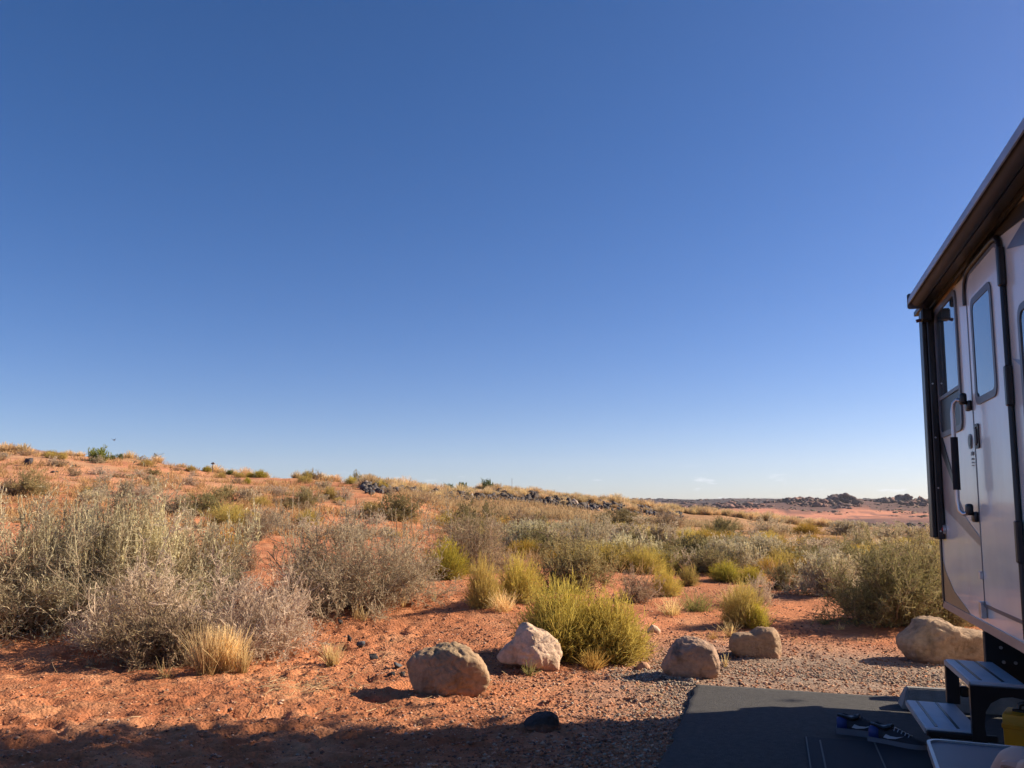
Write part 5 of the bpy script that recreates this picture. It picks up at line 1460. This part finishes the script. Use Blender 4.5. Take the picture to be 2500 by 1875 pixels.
    for k, (a, b, c_, d_) in enumerate([(1.085, 1.618, 1.135, 1.640), (1.09, 1.592, 1.13, 1.602), (1.09, 1.572, 1.135, 1.580), (1.09, 1.556, 1.13, 1.562)]):
        decal('small_print', [(a, b), (c_, b), (c_, d_), (a, d_)], mat('print_grey', (.12, .12, .14), .4), .0036, .005)
    # marker lamp
    MB().tube([T(.18, .002, 1.168), T(.18, .02, 1.168)], .036, 16).build('lamp_bezel', ALU, o, True)
    MB().tube([T(.18, .02, 1.168), T(.18, .032, 1.168)], [.026, .018], 16).build('marker_lamp', mat('red_lens', (.45, .03, .02), .15), o, True)
    # awning: rolled tube, rail bracket, folded arm ---------------------------
    aw = MB(); aw.tube([T(.38, .135, 2.745), T(L - .1, .135, 2.748)], .042, 20)
    a_o = aw.build('awning', mat('awning_fabric', (.075, .078, .085), .75, var=.1), o, True)
    aw = MB(); aw.prism([(.09, 2.785), (.11, 2.803), (.145, 2.807), (.175, 2.792), (.192, 2.755), (.192, 2.722), (.184, 2.722), (.182, 2.752), (.168, 2.782), (.145, 2.796), (.11, 2.793)], lambda a, b: T(.36, a, b), lambda a, b: T(L - .1, a, b))
    aw.build('awning_cover', mat('awning_cover_metal', (.36, .38, .42), .4, .3), a_o, True)
    MB().box(T(-.10, .002, 2.735), T(L - .1, .085, 2.765)).box(T(-.06, .012, 2.715), T(L - .1, .03, 2.734)).build('awning_rail', BLACK, a_o)
    MB().box(T(.348, .085, 2.69), T(.36, .195, 2.80), .01).build('awning_end_cap', FRAME, a_o)
    arm = MB().box(T(.04, .008, 1.10), T(.20, .050, 2.73), .005).box(T(.05, .050, 1.11), T(.17, .078, 2.71), .005)
    arm.box(T(.21, .03, 2.62), T(.30, .10, 2.70), .01)
    am = arm.build('awning_arm', BLACK, a_o)
    for zz in (1.155, 1.45, 1.80, 2.18):
        MB().tube([T(.20, .035, zz), T(.204, .035, zz)], .006, 8).build('screw', ALU, am)
    MB().tube([T(.24, .09, 2.635), T(.24, .125, 2.625)], .012, 8).build('awning_hook', mat('red_brown_plastic', (.12, .04, .04), .5), a_o)
    # roof things
    MB().box(T(.9, -.10, 2.93), T(1.6, -.55, 3.10), .03, 2).build('roof_vent', mat('vent_white', (.42, .38, .38), .5), o)
    MB().box(T(2.6, -.85, 2.93), T(3.5, -1.6, 3.22), .06, 3).build('air_conditioner', mat('ac_white', (.6, .6, .6), .5), o)
    # underbody
    ch = MB().box(T(.12, -.20, .50), T(L, -.26, z0 - .03)).box(T(.12, -2.18, .50), T(L, -2.24, z0 - .03)).box(T(.12, -.20, .54), T(.18, -2.24, z0 - .031)).box(T(.3, -.27, .46), T(L, -2.17, .52))
    ch.build('chassis', mat('chassis_black', (.015, .015, .016), .6), o)
    pl = MB().box(T(.98, -.02, .30), T(1.03, -1.10, .60), .004).box(T(1.03, -.32, .44), T(1.9, -.36, .60))
    po = pl.build('step_mount_plate', mat('mount_black', (.013, .013, .014), .55), o)
    for a, b in ((-.10, .52), (-.11, .44), (-.17, .44)):
        MB().tube([T(1.031, a, b), T(1.036, a, b)], .010, 8).build('bolt', ALU, po)
    bp = MB().box(T(-.36, -.30, .50), T(-.26, -2.1, .60), .01).box(T(-.27, -.60, .52), T(.2, -.68, .58)).box(T(-.27, -1.80, .52), T(.2, -1.88, .58))
    bp.build('rear_bumper', mat('bumper_grey', (.12, .13, .15), .5, .3), o)
    MB().box(T(-.10, -.03, .83), T(-.012, -.15, .98), .006).build('tail_light', mat('smoked_lens', (.10, .12, .16), .25), o)
    for sw in (3.9, 4.85):
        wb = MB(); wb.tube([T(sw, -.13, .34), T(sw, -.36, .34)], .34, 28)
        wh = wb.build('wheel', mat('tyre', (.02, .02, .02), .9), o, True)
        MB().tube([T(sw, -.12, .34), T(sw, -.135, .34)], .19, 20).build('rim', ALU, wh, True)
    # stabiliser jack near the far corner
    MB().tube([T(.55, -.35, .5), T(.30, -.35, .03)], .025, 8).box(T(.2, -.28, .02), T(.4, -.42, .035)).build('stabiliser_jack', BLACK, o)
    # entry steps: two treads, black side frames --------------------------------
    st = MB()
    TREAD = mat('tread_grey', (.55, .57, .62), .5, var=.08, scale=10)
    for (s0, s1, wa, wb_, z_, lab) in ((1.10, 1.74, -.04, .205, .447, None), (1.10, 1.74, .165, .418, .203, None)):
        t_ = MB(); t_.box(T(s0, wa, z_ - .035), T(s1, wb_, z_), .008, 2)
        to = t_.build('step_tread', TREAD, o, True)
        for q in (wb_ - .045, wb_ - .145):
            MB().box(T(s0 + .02, q, z_ - .001), T(s1 - .03, q - .014, z_ + .0025)).build('grip_strip', BLACK, to)
        MB().box(T(s0, wb_ + .001, z_ - .030), T(s1, wb_ + .006, z_ - .006)).build('nosing', mat('nosing_beige', (.42, .38, .34), .5), to)
    def side(s0, s1):
        m_ = MB()
        z_hi = .41
        # upper bar and round-shouldered arch down to the ground
        arch = [(.21, z_hi), (.205, .33)] + [(.155, .22), (.16, .10), (.17, 0.0), (.215, 0.0)]
        m_.prism([(.215, .43), (.215, .02), (.150, .02), (.148, .15), (.158, .24), (.150, .31), (.125, .352), (.08, .380), (.03, .388), (-.03, .378), (-.08, .35), (-.12, .33), (-.38, .33), (-.38, .43)], lambda a, b: T(s0, a, b), lambda a, b: T(s1, a, b))
        return m_
    side(1.745, 1.775).build('step_side_frame', BLACK, o)
    MB().box(T(1.745, .10, .165), T(1.77, .42, .195), .006).box(T(1.72, .355, .02), T(1.75, .40, .17), .004).build('lower_step_bar', BLACK, o)
    MB().box(T(1.065, .135, .20), T(1.098, .205, .43), .004).box(T(1.06, .085, .24), T(1.095, .135, .30), .01).box(T(1.07, .165, .02), T(1.095, .21, .20), .004).build('step_far_leg', BLACK, o)
    return o
trailer()

# ------------------------------------------------------------------ things at the trailer
def yellow_case():
    p = plan(1.30, -.19)
    o = empty('yellow_case', (p[0], p[1], .02), R(-38)); tag(o, 'yellow plastic case with a black handle on the asphalt behind the trailer step', 'case')
    y_ = mat('yellow_plastic', (.85, .36, .008), .55)
    mb = MB(); mb.box((-.16, -.10, .02), (.16, .10, .20), .012, 2).box((-.165, -.105, .125), (.165, .105, .15), .004); mb.build('shell', y_, o, True)
    MB().tube([(-.09, 0, .195), (-.085, 0, .235), (-.05, 0, .25), (.05, 0, .25), (.085, 0, .235), (.09, 0, .195)], .013, 8).box((-.12, -.02, .195), (-.06, .02, .215), .004).box((.06, -.02, .195), (.12, .02, .215), .004).build('handle', BLACK, o, True)
yellow_case()

def shoe(x, y, rz, label, mirror=1):
    o = empty('sneaker', (x, y, .020), rz); tag(o, label, 'shoe')
    up = mat('shoe_mesh_black', (.022, .024, .032), .8, bump=.3, bscale=400); blue = mat('shoe_blue', (.010, .03, .15), .6); sole = mat('shoe_sole', (.11, .115, .14), .7); wt = mat('shoe_white', (.4, .42, .46), .5)
    # stations along the foot: x, half width, sole height, upper height
    stn = [(-.005, .030, .036, .082), (.02, .036, .037, .098), (.05, .036, .036, .094), (.085, .034, .034, .080), (.12, .038, .031, .094), (.155, .044, .028, .086), (.195, .050, .026, .066), (.235, .048, .026, .054), (.268, .036, .028, .044), (.285, .016, .030, .037)]
    def shell(z0f, z1f, grow_, top_open, name, m, xr=None, scale_w=1.0):
        rings = []
        bm = bmesh.new()
        for (a, hw, sh, uh) in stn:
            if xr and not (xr[0] <= a <= xr[1]): continue
            z0 = z0f(sh, uh); z1 = z1f(sh, uh, a)
            ring = []
            for k in range(14):
                t = k / 13 * PI
                c = math.cos(t); s_ = math.sin(t) ** .6
                ring.append(bm.verts.new((a, hw * scale_w * c * grow_ * mirror, z0 + (z1 - z0) * s_)))
            rings.append(ring)
        for A, B in zip(rings, rings[1:]):
            for k in range(13): bm.faces.new((A[k], A[k + 1], B[k + 1], B[k]))
            bm.faces.new((A[13], A[0], B[0], B[13]))
        bm.faces.new(rings[0]); bm.faces.new(rings[-1][::-1])
        bmesh.ops.recalc_face_normals(bm, faces=bm.faces)
        me = bpy.data.meshes.new(name); bm.to_mesh(me); bm.free(); me.materials.append(m)
        for p in me.polygons: p.use_smooth = True
        return obj(name, me, o)
    shell(lambda s, u: s - .006, lambda s, u, a: u, 1.0, False, 'upper', up)
    sm = MB()
    pol = [(a - (.006 if i == 0 else 0), hw + .006) for i, (a, hw, _, _) in enumerate(stn)] + [(a - (.006 if i == 0 else 0), -hw - .006) for i, (a, hw, _, _) in list(enumerate(stn))[::-1]]
    sm.prism(pol, lambda a, b: (a, b, .0), lambda a, b: (a, b, .034 - .03 * max(0, a - .22)))
    sm.build('sole', sole, o, True)
    shell(lambda s, u: s - .002, lambda s, u, a: u - .004 * 0 + .002, 1.05, False, 'heel_counter', blue, (-.01, .06))
    MB().tube([(.005, 0, .098), (.03, .022, .100), (.075, .026, .088), (.11, .018, .100), (.115, 0, .106), (.11, -.018, .100), (.075, -.026, .088), (.03, -.022, .100), (.005, 0, .098)], .010, 8, caps=False).build('collar', BLACK, o, True)
    MB().prism(rrect(.012, -.018, .104, .018, .015, 4), lambda a, b: (a, b, .092), lambda a, b: (a, b, .0975)).build('insole', BLACK, o)
    for k in range(5):
        xx = .13 + .018 * k
        MB().tube([(xx, -.026, .084 - .006 * k), (xx, 0, .097 - .007 * k), (xx + .006, .026, .084 - .006 * k)], .003, 6).build('lace', wt if mirror < 0 else up, o, True)
    for sgn in (1, -1):
        sw = MB(); pts = [(.075, .043), (.10, .040), (.14, .046), (.185, .066), (.15, .056), (.115, .055), (.09, .062)]
        wid = lambda a: float(np.interp(a, [q[0] for q in stn], [q[1] for q in stn]))
        sw.prism(pts, lambda a, b: (a, sgn * (wid(a) * .98), b), lambda a, b: (a, sgn * (wid(a) + .004), b)); sw.build('side_mark', wt, o)
shoe(1.90, 5.02, R(-24), 'black and blue sneaker standing farther back on the asphalt', 1)
shoe(2.01, 4.83, R(-40), 'black and blue sneaker nearer the step with a white side mark', -1)

def mat_rug():
    o = empty('ground_mat', (1.66, 4.90, .024), R(-17.4)); tag(o, 'dark outdoor mat with thin pale lines lying on the asphalt', 'mat')
    MB().box((0, -2.6, 0), (.95, 0, .006), .002).build('mat_sheet', mat('mat_weave', (.010, .011, .017), .8, bump=.4, bscale=300), o)
    lm = mat('mat_line', (.11, .11, .10), .7)
    MB().box((.005, -2.59, .0062), (.012, -.01, .0085)).build('line', lm, o)
    MB().box((.075, -.62, .0062), (.084, -.06, .0085)).build('line', lm, o)
    MB().box((.36, -2.55, .0062), (.368, -.02, .0085)).build('line', lm, o)
mat_rug()

def table():
    o = empty('camp_table', (1.47, 3.07, 0), R(-22)); tag(o, 'low dark folding camp table with a silver rim and rounded corner', 'table')
    z = .50
    top = MB(); out = rrect(0.0, -.62, .54, 0, .05, 6)
    top.prism(rrect(.008, -.612, .532, -.008, .045, 6), lambda a, b: (a, b, z - .022), lambda a, b: (a, b, z - .006)); top.build('tabletop', mat('table_top', (.10, .11, .145), .42, var=.1), o)
    rim = MB(); rim.ring(out, rrect(.011, -.609, .529, -.011, .042, 6), lambda a, b: (a, b, z - .028), lambda a, b: (a, b, z)); rim.build('rim', mat('table_rim', (.50, .52, .52), .35, .6), o, True)
    for a, b, c, d in ((.05, -.05, .1, -.1), (.49, -.05, .44, -.1), (.05, -.57, .1, -.52), (.49, -.57, .44, -.52)):
        MB().tube([(a, b, 0.02), (c, d, z - .02)], .012, 8).build('leg', ALU, o, True)
table()

# ------------------------------------------------------------------ seated person, only a bare knee reaches the frame
def person():
    K = Vector((1.392, 2.375, .615))
    hipc = Vector((1.40, 1.86, .52))
    SKIN = mat('skin', (.46, .29, .22), .55, var=.06, scale=20)
    SHIRT = mat('shirt_cloth', (.12, .15, .20), .85, bump=.3, bscale=200); SHORT = mat('shorts_cloth', (.14, .13, .11), .9, bump=.3, bscale=200); HAIR = mat('hair', (.05, .035, .025), .7)
    o = empty('person', (hipc.x, hipc.y, 0)); tag(o, 'person in shorts sitting in a chair by the table, bare knee showing', 'person')
    off = Vector((hipc.x, hipc.y, 0))
    def skin_mesh(name, V, E, RAD, m, sub=2, root=0):
        me = bpy.data.meshes.new(name); me.from_pydata([tuple(Vector(v) - off) for v in V], E, []); me.update()
        ob = obj(name, me, o)
        md = ob.modifiers.new('skin', 'SKIN'); md.use_smooth_shade = True
        for i, r_ in enumerate(RAD): me.skin_vertices[0].data[i].radius = (r_, r_) if not isinstance(r_, tuple) else r_
        me.skin_vertices[0].data[root].use_root = True
        s2 = ob.modifiers.new('sub', 'SUBSURF'); s2.levels = sub; s2.render_levels = sub
        me.materials.append(m)
        return ob
    h = hipc
    V = [h, h + Vector((0, -.02, .14)), h + Vector((0, -.07, .32)), h + Vector((0, -.08, .48)), h + Vector((0, -.06, .56)), h + Vector((0, -.04, .62)), h + Vector((0, -.02, .72)), h + Vector((0, -.02, .80)),
         h + Vector((-.09, .03, 0)), Vector((1.345, 2.10, .575)), K + Vector((-.005, -.05, .0)), K + Vector((0, .012, -.012)), K + Vector((-.015, .08, -.12)), K + Vector((-.05, .17, -.30)), K + Vector((-.06, .2, -.38)), K + Vector((-.06, .30, -.42)),
         h + Vector((.10, .03, 0)), Vector((1.50, 2.12, .49)), Vector((1.50, 2.30, .47)), Vector((1.49, 2.33, .25)), Vector((1.49, 2.30, .08)), Vector((1.49, 2.44, .05)),
         h + Vector((-.17, -.07, .46)), h + Vector((-.22, .02, .24)), h + Vector((-.17, .20, .16)), h + Vector((-.13, .28, .15)),
         h + Vector((.17, -.07, .46)), h + Vector((.21, .02, .24)), h + Vector((.16, .20, .16)), h + Vector((.12, .28, .15))]
    E = [(0, 1), (1, 2), (2, 3), (3, 4), (4, 5), (5, 6), (6, 7), (0, 8), (8, 9), (9, 10), (10, 11), (11, 12), (12, 13), (13, 14), (14, 15), (0, 16), (16, 17), (17, 18), (18, 19), (19, 20), (20, 21),
         (3, 22), (22, 23), (23, 24), (24, 25), (3, 26), (26, 27), (27, 28), (28, 29)]
    RAD = [(.15, .11), (.14, .105), (.155, .11), (.14, .095), .055, .06, .082, .065, .095, .085, .066, .062, .055, .038, .036, .025, .095, .08, .06, .055, .038, .028, .055, .042, .03, .028, .055, .042, .03, .028]
    skin_mesh('body', V, E, RAD, SKIN)
    # head features
    hc = h + Vector((0, .0, .75)) - off
    MB().tube([hc + Vector((0, .085, .03)), hc + Vector((0, .105, -.005)), hc + Vector((0, .08, -.02))], [.008, .014, .01], 8).build('nose', SKIN, o, True)
    for sx in (-1, 1):
        m_ = MB(); bmesh.ops.create_uvsphere(m_.bm, u_segments=10, v_segments=8, radius=.012, matrix=Matrix.Translation(hc + Vector((sx * .032, .078, .02)))); m_.build('eye', mat('eye', (.6, .6, .6), .2), o, True)
        m_ = MB(); bmesh.ops.create_uvsphere(m_.bm, u_segments=10, v_segments=8, radius=.03, matrix=Matrix.Translation(hc + Vector((sx * .085, -.01, 0))) @ Matrix.Diagonal((.35, .7, 1, 1))); m_.build('ear', SKIN, o, True)
    MB().tube([hc + Vector((-.02, .083, -.045)), hc + Vector((0, .09, -.047)), hc + Vector((.02, .083, -.045))], .005, 6).build('mouth', mat('lips', (.35, .14, .12), .5), o, True)
    m_ = MB(); bmesh.ops.create_uvsphere(m_.bm, u_segments=20, v_segments=14, radius=.105, matrix=Matrix.Translation(hc + Vector((0, -.022, .035))) @ Matrix.Diagonal((.9, 1, .95, 1))); m_.build('hair', HAIR, o, True)
    # shirt, shorts
    skin_mesh('shirt', [V[i] for i in (1, 2, 3, 22, 23, 26, 27)] , [(0, 1), (1, 2), (2, 3), (3, 4), (2, 5), (5, 6)], [(.155, .12), (.17, .125), (.155, .11), .068, .055, .068, .055], SHIRT)
    skin_mesh('shorts', [V[0], V[1], V[8], Vector((1.355, 2.06, .57)), V[16], Vector((1.50, 2.06, .495))], [(0, 1), (0, 2), (2, 3), (0, 4), (4, 5)], [(.165, .125), (.155, .12), .11, .098, .11, .098], SHORT)
    # hands resting in the lap, five fingers each
    for sx, iw in ((-1, 25), (1, 29)):
        wpt = V[iw]
        for f in range(5):
            if f < 4:
                b = wpt + Vector((sx * (-.026 + .017 * f), .035, .0)); L = (.062, .072, .068, .052)[f]
                d = Vector((-sx * .15, .9, -.25)).normalized()
            else:
                b = wpt + Vector((-sx * .032, .005, .004)); L = .05; d = Vector((-sx * .7, .6, -.1)).normalized()
            pts = [wpt, b, b + d * L * .5, b + d * L * .85 + Vector((0, 0, -.012)), b + d * L + Vector((0, -.004, -.026))]
            MB().tube([p - off for p in pts], [.020, .010, .009, .008, .006], 8).build('finger', SKIN, o, True)
    # shoes
    for c, dr in ((K + Vector((-.06, .27, -.42)), .25), (Vector((1.49, 2.40, .045)), 0)):
        MB().tube([c + Vector((0, -.10, 0)) - off, c + Vector((0, -.02, .01)) - off, c + Vector((0, .08, 0)) - off, c + Vector((0, .14, -.01)) - off], [.04, .048, .045, .02], 12).build('shoe', mat('canvas_shoe', (.10, .10, .12), .8), o, True)
    # chair
    ch = empty('camp_chair', (hipc.x, hipc.y, 0)); tag(ch, 'folding camp chair with dark fabric under the seated person', 'chair')
    fab = mat('chair_fabric', (.03, .04, .06), .85); 
    MB().box((-.25, -.22, .375), (.25, .22, .392), .005).build('seat', fab, ch)
    MB().rbox((0, -.27, .66), (.50, .02, .54), Matrix.Rotation(R(10), 3, 'X').to_euler(), .006).build('backrest', fab, ch)
    for sx in (-1, 1):
        for sy in (-1, 1):
            MB().tube([(sx * .25, sy * .2, .015), (sx * .24, sy * .2, .375)], .011, 8).build('leg', ALU, ch, True)
        MB().tube([(sx * .25, -.2, .375), (sx * .25, -.34, .92)], .011, 8).build('back_post', ALU, ch, True)
person()
